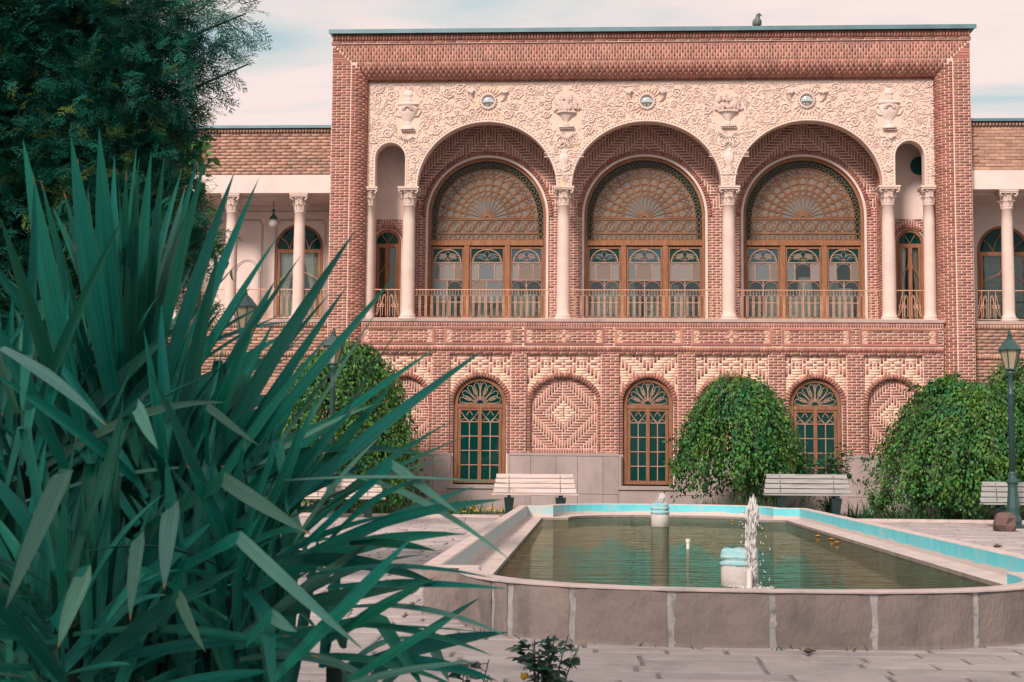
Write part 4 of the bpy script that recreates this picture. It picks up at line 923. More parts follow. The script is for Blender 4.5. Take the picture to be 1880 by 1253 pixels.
OUT = pool_path(0); INN = pool_path(.13); LED = pool_path(.42)
# pavers, one by one: courses run along the facade
rp = random.Random(21); PV = []
y = 3.2
while y < YP1-.1:
    h = rp.choice((.22,.25,.27,.30)) if y < 11 else rp.choice((.3,.34,.38)); x = -9+rp.uniform(-.5, 0) if y > 8 else -4
    while x < 13 if y > 10 else x < 7:
        l = rp.uniform(.38,.85); cx, cy = x+l/2, y+h/2
        corners = [(x+.03, y+.03), (x+l-.03, y+.03), (x+.03, y+h-.03), (x+l-.03, y+h-.03)]
        if not all(inside(OUT, *c) for c in corners): PV.append((x, y, l, h))
        x += l
    y += h
def paver_verts(x, y, l, h):
    j = .012; a = [(x+j+rp.uniform(0,.005), y+j+rp.uniform(0,.005)), (x+l-j-rp.uniform(0,.005), y+j+rp.uniform(0,.005)), (x+l-j-rp.uniform(0,.005), y+h-j-rp.uniform(0,.005)), (x+j+rp.uniform(0,.005), y+h-j-rp.uniform(0,.005))]
    zt = rp.uniform(-.004,.004); cxx, cyy = x+l/2, y+h/2; k = .96
    tl = [zt+rp.uniform(-.003,.003) for _ in range(4)]
    return [(p[0], p[1], -.03) for p in a] + [(p[0], p[1], t-.008) for p, t in zip(a, tl)] + [(cxx+(p[0]-cxx)*k, cyy+(p[1]-cyy)*(k-.03), t) for p, t in zip(a, tl)]
PF = [(0,1,5,4),(1,2,6,5),(2,3,7,6),(3,0,4,7),(4,5,9,8),(5,6,10,9),(6,7,11,10),(7,4,8,11),(8,9,10,11)]
def seen(q): 
    v = CM.transposed() @ (Vector((q[0]+q[2]/2, q[1]+q[3]/2, 0))-CAM_POS); px = 940+FPX*v.x/-v.z; py = 626.5-FPX*v.y/-v.z; return 560 < px < 1960 and py < 1300
order = sorted(PV, key=lambda q: (0 if seen(q) else 1, q[1])); near = order[:300]; far = order[300:]
for q in near:
    m = MB(); m.v = paver_verts(*q); [m.face(f) for f in PF]; m.build('paving_stone', 'paver', pv)
V = []; F = []
for q in far: b = len(V); V += paver_verts(*q); F += [[b+i for i in f] for f in PF]
np_mesh('paving_stones', V, F, 'paver', pv)['kind'] = 'stuff'
bed = flat('flower_bed', -14, 18, YP1, YF+1, -.012, 'earth')
kb = MB(); 
for x0, x1 in ((-14, -1.3), (4.3, 18)): kb.box(x0, x1, YP1-.12, YP1, -.02, .06)
tag(kb.build('bed_kerb', 'rim'), kind='structure')

# ================================================================== the pool
def pool_paint():
    m = mat('pool_paint', (.10,.50,.58), (.15,.56,.62), .7, 4, bump=.2, bscale=30, stain=(.50,.50,.47), sscale=3.2, samt=.45, stretch=(1,1,.5))
    n = m.node_tree.nodes; l = m.node_tree.links; b = n['Principled BSDF']; src = b.inputs['Base Color'].links[0].from_socket
    g = n.new('ShaderNodeNewGeometry'); sp = n.new('ShaderNodeSeparateXYZ'); l.new(g.outputs['Position'], sp.inputs[0])
    nz = n.new('ShaderNodeTexNoise'); nz.inputs['Scale'].default_value = 1.6; nz.inputs['Detail'].default_value = 6; l.new(g.outputs['Position'], nz.inputs[0])
    # the paint ends at a ragged line above the old water mark, and is almost worn off on the left side
    a = n.new('ShaderNodeMath'); a.operation = 'MULTIPLY_ADD'; a.inputs[1].default_value = .10; l.new(nz.outputs[0], a.inputs[0]); l.new(sp.outputs[2], a.inputs[2])
    r = n.new('ShaderNodeMapRange'); r.inputs[1].default_value = .270; r.inputs[2].default_value = .285; l.new(a.outputs[0], r.inputs[0])
    rx = n.new('ShaderNodeMapRange'); rx.inputs[1].default_value = -1.0; rx.inputs[2].default_value = -.3; rx.inputs[3].default_value = .28; rx.inputs[4].default_value = 1.0; l.new(sp.outputs[0], rx.inputs[0])
    mu = n.new('ShaderNodeMath'); mu.operation = 'MULTIPLY'; l.new(r.outputs[0], mu.inputs[0]); l.new(rx.outputs[0], mu.inputs[1])
    mx = n.new('ShaderNodeMix'); mx.data_type = 'RGBA'; mx.inputs[6].default_value = (.52,.46,.43,1); l.new(mu.outputs[0], mx.inputs[0]); l.new(src, mx.inputs[7]); l.new(mx.outputs[2], b.inputs['Base Color'])
    return m
M['paint'] = pool_paint()
pool = thing('fountain_pool', (1.37, 19, 0), 'long raised stone pool with bowed ends and turquoise inner walls', 'pool')
def strip(name, A, B, za, zb, m, parent, flip=False):
    s_ = MB(); n = len(A); s_.v = [(p[0], p[1], za) for p in A] + [(p[0], p[1], zb) for p in B]
    for i in range(n): j = (i+1) % n; s_.face((i, j, n+j, n+i) if not flip else (i, n+i, n+j, j))
    return s_.build(name, m, parent)
# outer wall slabs along the outline
def along(P):
    d = [0]
    for i in range(len(P)): d.append(d[-1]+math.dist(P[i], P[(i+1) % len(P)]))
    return d
DO = along(OUT)
def at(P, D, s_):
    s_ %= D[-1]
    for i in range(len(P)):
        if D[i+1] >= s_: u = (s_-D[i])/max(1e-9, D[i+1]-D[i]); a, b = P[i], P[(i+1) % len(P)]; return (a[0]+(b[0]-a[0])*u, a[1]+(b[1]-a[1])*u)
core = strip('wall_core', OUT, OUT, -.1, HR-.018, 'whitejoint', pool); core.scale = (1,1,1)
# slab joints where the photograph shows them on the front bow
jx = [(905,1104),(936,1110),(1050,1120),(1230,1130),(1420,1130),(1607,1130),(1793,1125)]
front0 = DO[1]; bow = []
for px, py in jx:
    best = min((abs((940+FPX*(v.x/-v.z))-px), s_) for s_ in [front0+k*.01 for k in range(int((DO[28]-front0)/.01))] for v in [CM.transposed() @ (Vector((*at(OUT, DO, s_), .2))-CAM_POS)]); bow.append(best[1])
js = [DO[0], DO[1]] + bow + [DO[27], DO[28]]
s_ = DO[28]
while s_+.9 < DO[-1]: s_ += .75; js.append(s_)
js.append(DO[-1]); rw = random.Random(4)
for k in range(len(js)-1):
    a, b = js[k], js[k+1]; g0 = .026 if 1 < k < 9 else .008; a += g0*rw.uniform(.6,1.2); b -= g0*rw.uniform(.6,1.2)
    if b-a < .04: continue
    stp = sorted(set([a, b] + [d for d in DO if a+.03 < d < b-.03] + [a+(b-a)*i/6 for i in range(1, 6)])); m = MB(); n = len(stp); pr = .016+rw.uniform(-.004,.004); ZS = (-.05, .02, .09, .16, .23, .29, HR-.03, HR-.02); nz_ = len(ZS)
    for di, d in enumerate(stp):
        for z in ZS:
            d2 = d+(rw.uniform(-1, 1)*g0*.25 if di in (0, n-1) else 0); p = at(OUT, DO, d2); q = at(OUT, DO, d2+.01); o_ = at(OUT, DO, d2-.01); t = Vector((q[0]-o_[0], q[1]-o_[1], 0)); t.normalize(); nn = Vector((t.y, -t.x, 0))
            e = pr+(.02 if z < 0 else 0)+rw.uniform(-.003,.003)-(.012 if di in (0, n-1) else 0)-(.006 if z > HR-.025 else 0); m.v.append((p[0]+nn.x*e, p[1]+nn.y*e, z))
    for i in range(n-1):
        for z in range(nz_-1): m.face((i*nz_+z, (i+1)*nz_+z, (i+1)*nz_+z+1, i*nz_+z+1))
    m.build('wall_slab', 'poolwall', pool)
COP = pool_path(-.022)
rm_ = MB(); n = len(OUT); rm_.v = [(p[0], p[1], HR-.016) for p in COP] + [(p[0], p[1], HR-.005) for p in COP] + [(p[0], p[1], HR) for p in pool_path(-.01)] + [(p[0], p[1], HR) for p in pool_path(.12)] + [(p[0], p[1], HR-.012) for p in INN]
for k in range(4):
    for i in range(n): j = (i+1) % n; rm_.face((k*n+i, k*n+j, (k+1)*n+j, (k+1)*n+i))
rm_.build('rim', 'rim', pool)
strip('inner_wall', INN, INN, HR-.012, .17, 'paint', pool)
strip('ledge', INN, LED, .172, .165, 'ledge', pool)
strip('basin_wall', LED, LED, .165, -.4, 'poolwall', pool)
M['water'] = None
def water_mat():
    m = bpy.data.materials.new('pool_water'); m.use_nodes = True; n = m.node_tree.nodes; l = m.node_tree.links; n.clear()
    o = n.new('ShaderNodeOutputMaterial'); d = n.new('ShaderNodeBsdfDiffuse'); d.inputs[0].default_value = (.014,.020,.007,1); gl = n.new('ShaderNodeBsdfGlossy'); gl.inputs[0].default_value = (.56,.62,.49,1); gl.inputs['Roughness'].default_value = .015
    fr = n.new('ShaderNodeFresnel'); fr.inputs[0].default_value = 1.30; mu = n.new('ShaderNodeMath'); mu.operation = 'MULTIPLY'; mu.inputs[1].default_value = .92; l.new(fr.outputs[0], mu.inputs[0]); mx = n.new('ShaderNodeMixShader'); l.new(mu.outputs[0], mx.inputs[0]); l.new(d.outputs[0], mx.inputs[1]); l.new(gl.outputs[0], mx.inputs[2]); l.new(mx.outputs[0], o.inputs[0])
    g = n.new('ShaderNodeNewGeometry'); prev = None
    for sc, st, dist in ((4.2, (.24, 1.6, 1), .026), (11, (.30, 2.0, 1), .010), (30, (.5, 1.5, 1), .0015)):
        mp = n.new('ShaderNodeMapping'); mp.inputs['Scale'].default_value = st; mp.inputs['Rotation'].default_value = (0, 0, .06); l.new(g.outputs['Position'], mp.inputs[0])
        nz = n.new('ShaderNodeTexNoise'); nz.inputs['Scale'].default_value = sc; nz.inputs['Detail'].default_value = 1.5; nz.inputs['Distortion'].default_value = .4; l.new(mp.outputs[0], nz.inputs[0])
        bp = n.new('ShaderNodeBump'); bp.inputs['Strength'].default_value = .7; bp.inputs['Distance'].default_value = dist; l.new(nz.outputs[0], bp.inputs['Height'])
        if prev: l.new(prev, bp.inputs['Normal'])
        prev = bp.outputs[0]
    for q in (gl, fr): l.new(prev, q.inputs['Normal'])
    return m
M['water'] = water_mat()
wt = MB(); wt.v = [(p[0], p[1], .125) for p in pool_path(.415)]; wt.face(range(len(wt.v))); tag(wt.build('water', 'water'), kind='structure')
fl = MB(); fl.v = [(p[0], p[1], -.02) for p in OUT]; fl.face(range(len(fl.v))); fl.build('basin_floor', 'poolwall', pool)

# fountain pedestals, nozzle pipe, jets
M['turq'] = mat('weathered_turquoise', (.16,.46,.52), (.36,.50,.51), .8, 6, bump=.4, bscale=25, stain=(.58,.55,.52), sscale=5, samt=.7)
M['pedestal'] = mat('pedestal_stone', (.55,.50,.48), (.42,.41,.40), .85, 6, bump=.3, bscale=25, stain=(.16,.19,.17), sscale=4, samt=.6)
M['jet'] = mat('foaming_water', (.95,.94,.93), (.92,.91,.91), .3, 6, spec=.5, trans=.6)
M['pipe'] = mat('white_pipe', (.72,.68,.62), (.6,.56,.5), .5, 6)
def pedestal(p, r, h, label, low):
    t = thing('fountain_pedestal', (p.x, p.y, -.02), label, 'pedestal', 'fountain pedestals in the pool'); z0 = .125
    MB().lathe([(r*.98,-.14),(r*.98,h*.55),(r*.94,h*.58)], (p.x, p.y, z0), 22).build('shaft', 'pedestal', t, True)
    k = MB(); k.lathe([(r*.9,h*.52),(r*1.0,h*.54),(r*1.04,h*.60),(r*1.0,h*.66),(r*.93,h*.68),(r*.93,h*.72),(r*1.02,h*.75),(r*1.03,h*.80),(r*.96,h*.83),(r*.93,h*.86),(r*.95,h*.97),(r*.85,h),(r*.3,h)], (p.x, p.y, z0), 22); k.v = [(a+random.uniform(-.012,.012)*r/.2, b+random.uniform(-.012,.012)*r/.2, c+random.uniform(-.008,.008)) for a, b, c in k.v]; k.build('ringed_top', 'turq', t, True); return t
pf = G(1358, 1076, .125); pb = G(1212, 967, .125)
pedestal(pf, 34/(FPX/pf.y), 66/(FPX/pf.y), 'weathered turquoise ringed fountain pedestal nearer the front of the pool', 1)
pedestal(pb, 16.5/(FPX/pb.y), 42/(FPX/pb.y), 'small turquoise topped fountain pedestal at the far end of the pool', 0)
def jet(p, z0, z1, wd, label, seed, n, pipe=True):
    rj = random.Random(seed); j = MB(); H_ = z1-z0; t = thing('water_jet', (p.x, p.y, z0), label, 'water jet', 'fountain jets')
    prof = lambda u: wd*(.42+.5*u-.75*max(0, u-.86)/.14*(.42+.5*u))      # u = 0 at the nozzle, 1 at the crown
    for lane, f in ((-.42, .55), (.40, 1.)):          # two ropes of foam, lumpy and frayed
        m_ = 26; MB().tube([(p.x+prof(i/m_)*lane*.8+wd*.12*math.sin(i/m_*9)+rj.uniform(-.1,.1)*wd, p.y+rj.uniform(-.1,.1)*wd, z0+i/m_*H_) for i in range(m_+1)], [prof(i/m_)*f*rj.uniform(.34,.60) for i in range(m_+1)], 7).build('stream', 'jet', t, True)
    for k in range(n*4):
        u = rj.random()**.85; a = rj.uniform(0, 2*PI); lane = rj.choice((-.42, .4, .4)); rr = prof(u)*math.sqrt(rj.random())*.8
        x = p.x+prof(u)*lane*.8+rr*math.cos(a)*.7+wd*.12*math.sin(u*9); y_ = p.y+rr*math.sin(a); l = rj.uniform(.02,.075)*wd/.07; j.octa((x, y_, z0+u*H_), (rj.uniform(-.12,.12), rj.uniform(-.12,.12), 1), (0,-1,0), l, rj.uniform(.003,.008)*wd/.07, .005)
    for k in range(n//2):
        u = rj.random(); a = rj.uniform(0, 2*PI); rr = wd*(1+1.6*rj.random()**2); l = rj.uniform(.004,.010); j.octa((p.x+rr*math.cos(a), p.y+rr*math.sin(a), z0+(u**1.3)*H_*.9), (0,0,1), (0,-1,0), l*1.6, l*.7, l*.7)
    for k in range(n): a = rj.uniform(0, 2*PI); rr = wd*rj.uniform(.6, 2.6); j.octa((p.x+rr*math.cos(a), p.y+rr*math.sin(a), z0+.004), (1,0,0), (0,0,1), rj.uniform(.006,.016), .006, .006)
    j.build('spray', 'jet', t, True)['kind'] = 'stuff'; return t
jp = Vector((G(1377, 1079, .125).x, pf.y-.30, .125)); sc = FPX/jp.y
jet(jp, .14, U(1377, 919, jp.y).z, .078, 'tall foaming water jet in front of the nearer pedestal', 2, 150)
jb = Vector((pb.x+.02, pb.y, 0)); jet(jb, .125+42/(FPX/pb.y)-.02, U(1214, 911, pb.y).z, .075, 'short white water jet on top of the far pedestal', 3, 80)
pp = MB(); pz = U(1370, 1045, jp.y).z; pp.tube([(jp.x-.035, jp.y-.12, -.02), (jp.x-.035, jp.y-.12, pz)], .024, 10); tag(pp.build('nozzle_pipe', 'pipe'), 'white upright pipe at the foot of the tall water jet', 'pipe', 'nozzle pipes')
q = G(1263, 1008, .125); pp = MB(); pp.tube([(q.x, q.y, -.02), (q.x, q.y, .21)], .02, 10); pp.tube([(q.x, q.y, .21), (q.x, q.y, .25)], .03, 10); tag(pp.build('nozzle_pipe', 'pipe'), 'small capped pipe standing alone in the middle of the water', 'pipe', 'nozzle pipes')
M['orange'] = mat('orange_petal', (.75,.30,.03), (.6,.2,.02), .6, 9)
for i, (px, py, lb) in enumerate([(1501, 984, 'orange leaf floating nearest the far end of the right ledge'), (1526, 990, 'middle one of three orange leaves floating by the right ledge'), (1536, 996, 'orange leaf floating by the right ledge, closest of three'), (1344, 956, 'orange leaf floating by the far ledge left of the corner')]):
    p = G(px, py, .13); m = MB(); m.octa((p.x, p.y, .132), (1, .3*i-.4, 0), (0,0,1), .05, .03, .012); tag(m.build('floating_leaf', 'orange'), lb, 'leaf', 'orange leaves on the water')
M['dryleaf'] = mat('dry_leaf', (.10,.085,.06), (.06,.055,.04), .8, 9)
p = G(1484, 1201); m = MB(); m.octa((p.x, p.y, .02), (1,.2,0), (0,0,1), .06, .04, .018); tag(m.build('fallen_leaf', 'dryleaf'), 'dark dry leaf on the paving in front of the pool', 'leaf', 'fallen leaves')
p = G(1830, 1005); m = MB(); m.octa((p.x, p.y, .02), (1,.2,0), (0,0,1), .1, .05, .03); tag(m.build('fallen_leaf', 'dryleaf'), 'dark dry leaf on the paving right of the pool', 'leaf', 'fallen leaves')

# ================================================================== benches
M['slat'] = mat('painted_slat', (.56,.465,.43), (.46,.385,.36), .6, 4, bump=.12, bscale=20, stretch=(.5,5,5), stain=(.24,.21,.19), sscale=2.0, samt=.6)
M['slat_grey'] = mat('grey_slat', (.33,.33,.325), (.25,.255,.25), .6, 4, bump=.12, bscale=20, stretch=(.5,5,5), stain=(.14,.13,.125), sscale=2.0, samt=.75)
M['concrete'] = mat('red_concrete', (.36,.21,.18), (.27,.17,.15), .9, 5, bump=.3, stain=(.16,.13,.12), samt=.5)
M['darkmetal'] = mat('dark_iron', (.02,.045,.042), (.015,.035,.033), .6, 5)
def bench(loc, Lb, label, m, rz=0, rot=0):
    t = thing('park_bench', (0,0,0), label, 'bench', 'slatted benches round the pool'); hb = Lb/2
    for k in range(4):       # backrest slats, leaning away
        z = .50+k*.105; yy = .20+k*.035; MB().obox((0, yy, z), Vector((1,0,0)), Vector((0,.95,-.31)), Vector((0,.31,.95)), (hb-.02*k, .013, .045)).build('back_slat', m, t)
    for k in range(4):
        MB().box(-hb-.03, hb+.03, -.30+k*.12, -.195+k*.12, .415+.004*(k == 0), .445).build('seat_slat', m, t)
    for s_ in (-1, 1):
        x = s_*hb*.62; MB().prism_z([(x-.04, -.26), (x+.04, -.26), (x+.04, .18), (x-.04, .18)], .36, .413).build('support', 'darkmetal', t)
        MB().tube([(x, .17, .36), (x, .205, .5), (x, .33, .86)], .022, 6).build('back_post', 'darkmetal', t)
        lg = MB(); lg.v = [(x-.07,-.12,0),(x+.07,-.12,0),(x+.07,.12,0),(x-.07,.12,0),(x-.11,-.24,.36),(x+.11,-.24,.36),(x+.11,.18,.36),(x-.11,.18,.36)]
        for f in ((0,3,2,1),(4,5,6,7),(0,1,5,4),(1,2,6,5),(2,3,7,6),(3,0,4,7)): lg.face(f)
        lg.build('leg', 'darkmetal', t)
        for k in range(4): MB().sphere((x, .20+k*.035-.018, .50+k*.105), .012, 6, 4).build('bolt', 'darkmetal', t)
    MB().box(-hb*.85, hb*.85, -.22, .22, -.12, .0).build('footing', 'concrete', t)
    t.location = loc; t.rotation_euler = (0, 0, rot); return t
def bench_at(px, py_seat, Y, Lb, label, m, rot=0):
    p = U(px, py_seat, Y); bench((p.x, Y, p.z-.43), Lb, label, m, rot=rot)
bench_at(982, 908, 30.6, 1.78, 'cream slatted bench left of the pool below the arched window', 'slat', .06)
bench_at(1484, 909, 30.6, 1.82, 'grey slatted bench right of the weeping tree', 'slat_grey', -.03)
bench_at(1885, 926, 28.9, 1.7, 'grey slatted bench cut off by the right edge behind the lamp post', 'slat_grey', -.05)
bench_at(630, 915, 30.0, 1.7, 'slatted bench mostly hidden behind the spiky plant', 'slat', .2)
# ================================================================== lamp posts
M['amber'] = mat('amber_lamp_glass', (.36,.30,.20), (.31,.26,.17), .3, 4, spec=.5)
def lamp_post(loc, H_, label):
    t = thing('lamp_post', (0,0,0), label, 'street lamp', 'green iron lamp posts'); zl = H_-.78
    MB().lathe([(.20,0),(.20,.06),(.15,.08),(.17,.16),(.15,.24),(.12,.27),(.125,.42),(.095,.80),(.10,.88),(.13,.90),(.13,.94),(.075,.99),(.07,1.06),(.085,1.08),(.06,1.12)], (0,0,0), 8).build('base', 'lamp_iron', t)
    MB().lathe([(.062,1.10),(.058,zl-.5),(.07,zl-.48),(.07,zl-.45),(.05,zl-.42),(.05,zl-.1),(.08,zl-.07),(.08,zl-.02),(.05,zl)], (0,0,0), 12).build('post', 'lamp_iron', t, True)
    f = MB(); n = 6; ra, rb = .10, .20; z0, z1 = zl+.03, zl+.40
    f.lathe([(.05,zl-.01),(ra+.02,zl+.01),(ra+.02,z0),(ra,z0)], (0,0,0), 6)
    for k in range(n): a = 2*PI*k/n; f.tube([(ra*math.cos(a), ra*math.sin(a), z0), (rb*math.cos(a), rb*math.sin(a), z1)], .014, 4)
    f.build('lantern_frame', 'lamp_iron', t)
    for k in range(n):
        a, b = 2*PI*k/n, 2*PI*(k+1)/n; g = MB(); e = .96; g.v = [(ra*e*math.cos(a), ra*e*math.sin(a), z0), (ra*e*math.cos(b), ra*e*math.sin(b), z0), (rb*e*math.cos(b), rb*e*math.sin(b), z1), (rb*e*math.cos(a), rb*e*math.sin(a), z1)]; g.face((0,1,2,3)); g.build('pane', 'amber', t)
    rfm = MB(); rfm.lathe([(rb+.03,z1-.01),(rb+.05,z1),(rb+.03,z1+.03),(.09,z1+.20),(.07,z1+.21)], (0,0,0), 6); rfm.lathe([(.06,z1+.20),(.06,z1+.25),(.03,z1+.27),(.045,z1+.30),(.03,z1+.33),(.02,z1+.34),(.028,z1+.37),(.005,z1+.40)], (0,0,0), 10); rfm.build('lantern_roof', 'lamp_iron', t)
    t.location = loc; return t
def lamp_at(px, ytop, ybase, Y, label):
    b = U(px, ybase, Y); h = U(px, ytop, Y).z-b.z; lamp_post((b.x, Y, b.z), h, label)
lamp_at(1861, 608, 972, 28.4, 'dark green lantern lamp post at the right edge in front of the bench')
lamp_at(606, 603, 965, 30.0, 'dark lantern lamp post standing in front of the left weeping tree')
lamp_at(438, 525, 985, 24.5, 'dark lantern lamp post seen between the spiky leaves left of the porch')
M['stone_dark'] = mat('dark_red_stone', (.17,.10,.085), (.10,.075,.07), .9, 7, bump=.5, bscale=15)
p = G(1845, 975); m = MB(); m.lathe([(.17,0),(.2,.1),(.19,.26),(.12,.33),(.02,.34)], (p.x-.05, p.y-.2, 0), 7, 0, 1.3); m.v = [(a+random.uniform(-.035,.035), b+random.uniform(-.035,.035), c+random.uniform(-.03,.03)) for a, b, c in m.v]; tag(m.build('stone_block', 'stone_dark'), 'rough reddish stone block at the foot of the right lamp post', 'stone')
# ================================================================== planting
M['leaf'] = mat('tree_leaf', (.018,.132,.045), (.092,.212,.030), .5, 2.2, island=.60, spec=.3, trans=.3)
M['bark'] = mat('bark', (.10,.085,.065), (.06,.05,.04), .95, 9, bump=.5, bscale=25, stretch=(1,1,.3))
def yucca_mat(name, c1, c2, rough, tip=.6):
    m = mat(name, c1, c2, rough, 2.5, island=.42, spec=.25, trans=.08); n = m.node_tree.nodes; l = m.node_tree.links; b = n['Principled BSDF']; src = b.inputs['Base Color'].links[0].from_socket
    uv = n.new('ShaderNodeUVMap'); mp = n.new('ShaderNodeMapping'); mp.inputs['Scale'].default_value = (22, 1.3, 1); l.new(uv.outputs[0], mp.inputs[0]); nz = n.new('ShaderNodeTexNoise'); nz.inputs['Scale'].default_value = 1.0; nz.inputs['Detail'].default_value = 4; l.new(mp.outputs[0], nz.inputs[0])
    r = n.new('ShaderNodeMapRange'); r.inputs[1].default_value = .3; r.inputs[2].default_value = .7; r.inputs[3].default_value = .5; r.inputs[4].default_value = 1.7; l.new(nz.outputs[0], r.inputs[0])
    hs = n.new('ShaderNodeHueSaturation'); l.new(r.outputs[0], hs.inputs['Value']); l.new(src, hs.inputs['Color'])
    sp = n.new('ShaderNodeSeparateXYZ'); l.new(uv.outputs[0], sp.inputs[0]); t = n.new('ShaderNodeMapRange'); t.inputs[1].default_value = .955; t.inputs[2].default_value = .975; l.new(sp.outputs[1], t.inputs[0])
    oi = n.new('ShaderNodeObjectInfo'); gt = n.new('ShaderNodeMath'); gt.operation = 'GREATER_THAN'; gt.inputs[1].default_value = tip; l.new(oi.outputs['Random'], gt.inputs[0]); mu = n.new('ShaderNodeMath'); mu.operation = 'MULTIPLY'; l.new(t.outputs[0], mu.inputs[0]); l.new(gt.outputs[0], mu.inputs[1])
    # a thin dry margin along both edges
    ed = n.new('ShaderNodeMath'); ed.operation = 'SUBTRACT'; ed.inputs[1].default_value = .5; l.new(sp.outputs[0], ed.inputs[0]); ab = n.new('ShaderNodeMath'); ab.operation = 'ABSOLUTE'; l.new(ed.outputs[0], ab.inputs[0]); er = n.new('ShaderNodeMapRange'); er.inputs[1].default_value = .455; er.inputs[2].default_value = .49; er.inputs[4].default_value = .35; l.new(ab.outputs[0], er.inputs[0])
    m1 = n.new('ShaderNodeMix'); m1.data_type = 'RGBA'; m1.inputs[7].default_value = (.16,.20,.10,1); l.new(er.outputs[0], m1.inputs[0]); l.new(hs.outputs[0], m1.inputs[6])
    mx = n.new('ShaderNodeMix'); mx.data_type = 'RGBA'; mx.inputs[7].default_value = (.40,.19,.10,1); l.new(mu.outputs[0], mx.inputs[0]); l.new(m1.outputs[2], mx.inputs[6]); l.new(mx.outputs[2], b.inputs['Base Color'])
    bp = n.new('ShaderNodeBump'); bp.inputs['Strength'].default_value = .25; bp.inputs['Distance'].default_value = .004; l.new(nz.outputs[0], bp.inputs['Height']); l.new(bp.outputs[0], b.inputs['Normal'])
    return m
M['yucca'] = yucca_mat('yucca_leaf', (.003,.140,.106), (.008,.175,.130), .45, .62)
M['yucca_pale'] = yucca_mat('yucca_pale_leaf', (.055,.195,.155), (.09,.23,.185), .5, .5)
M['yucca_dead'] = mat('yucca_dead_leaf', (.012,.045,.036), (.010,.032,.027), .9, 20, stretch=(1,1,.15), bump=.5, bscale=30)
M['conifer'] = mat('conifer_needles', (.003,.085,.066), (.008,.11,.07), .6, 1.2, island=.3, spec=.3, trans=.12)
M['conifer_tip'] = mat('conifer_new_tips', (.10,.17,.04), (.07,.14,.035), .6, 1.5, island=.25, spec=.3, trans=.15)
M['grass'] = mat('grass', (.020,.095,.045), (.05,.14,.04), .6, 2, island=.35, trans=.2)
M['yellow'] = mat('yellow_petal', (.62,.42,.03), (.55,.33,.02), .6, 5)
M['rose_leaf'] = mat('rose_leaf', (.012,.080,.052), (.030,.055,.040), .35, 9, island=.3, spec=.5)
LEAF_V = np.array([(0,0,0), (-.34,.32,.07), (.34,.32,.07), (0,.42,0), (0,1,-.12), (-.20,.70,.03), (.20,.70,.03)], float)
LEAF_F = np.array([(0,3,1),(0,2,3),(1,3,5),(3,2,6),(5,3,4),(3,6,4)])
def frames(d, n):
    """orthonormal frames: y axis along d, z axis near n"""
    d = d/np.linalg.norm(d, axis=1, keepdims=True); x = np.cross(d, n); x /= np.linalg.norm(x, axis=1, keepdims=True)+1e-9; return x, d, np.cross(x, d)
def scatter(name, TV, TF, pos, d, nrm, sc, m, parent=None, kind=None, mi=None):
    pos = np.asarray(pos, float); x, y_, z = frames(np.asarray(d, float), np.asarray(nrm, float)); sc = np.asarray(sc, float)[:,None,None]
    V = pos[:,None,:] + sc*(TV[None,:,0:1]*x[:,None,:] + TV[None,:,1:2]*y_[:,None,:] + TV[None,:,2:3]*z[:,None,:])
    F = (TF[None]+len(TV)*np.arange(len(pos))[:,None,None]).reshape(-1, TF.shape[1])
    o = np_mesh(name, V, F, m, parent, None if mi is None else np.repeat(mi, len(TF)))
    if kind: o['kind'] = kind
    return o
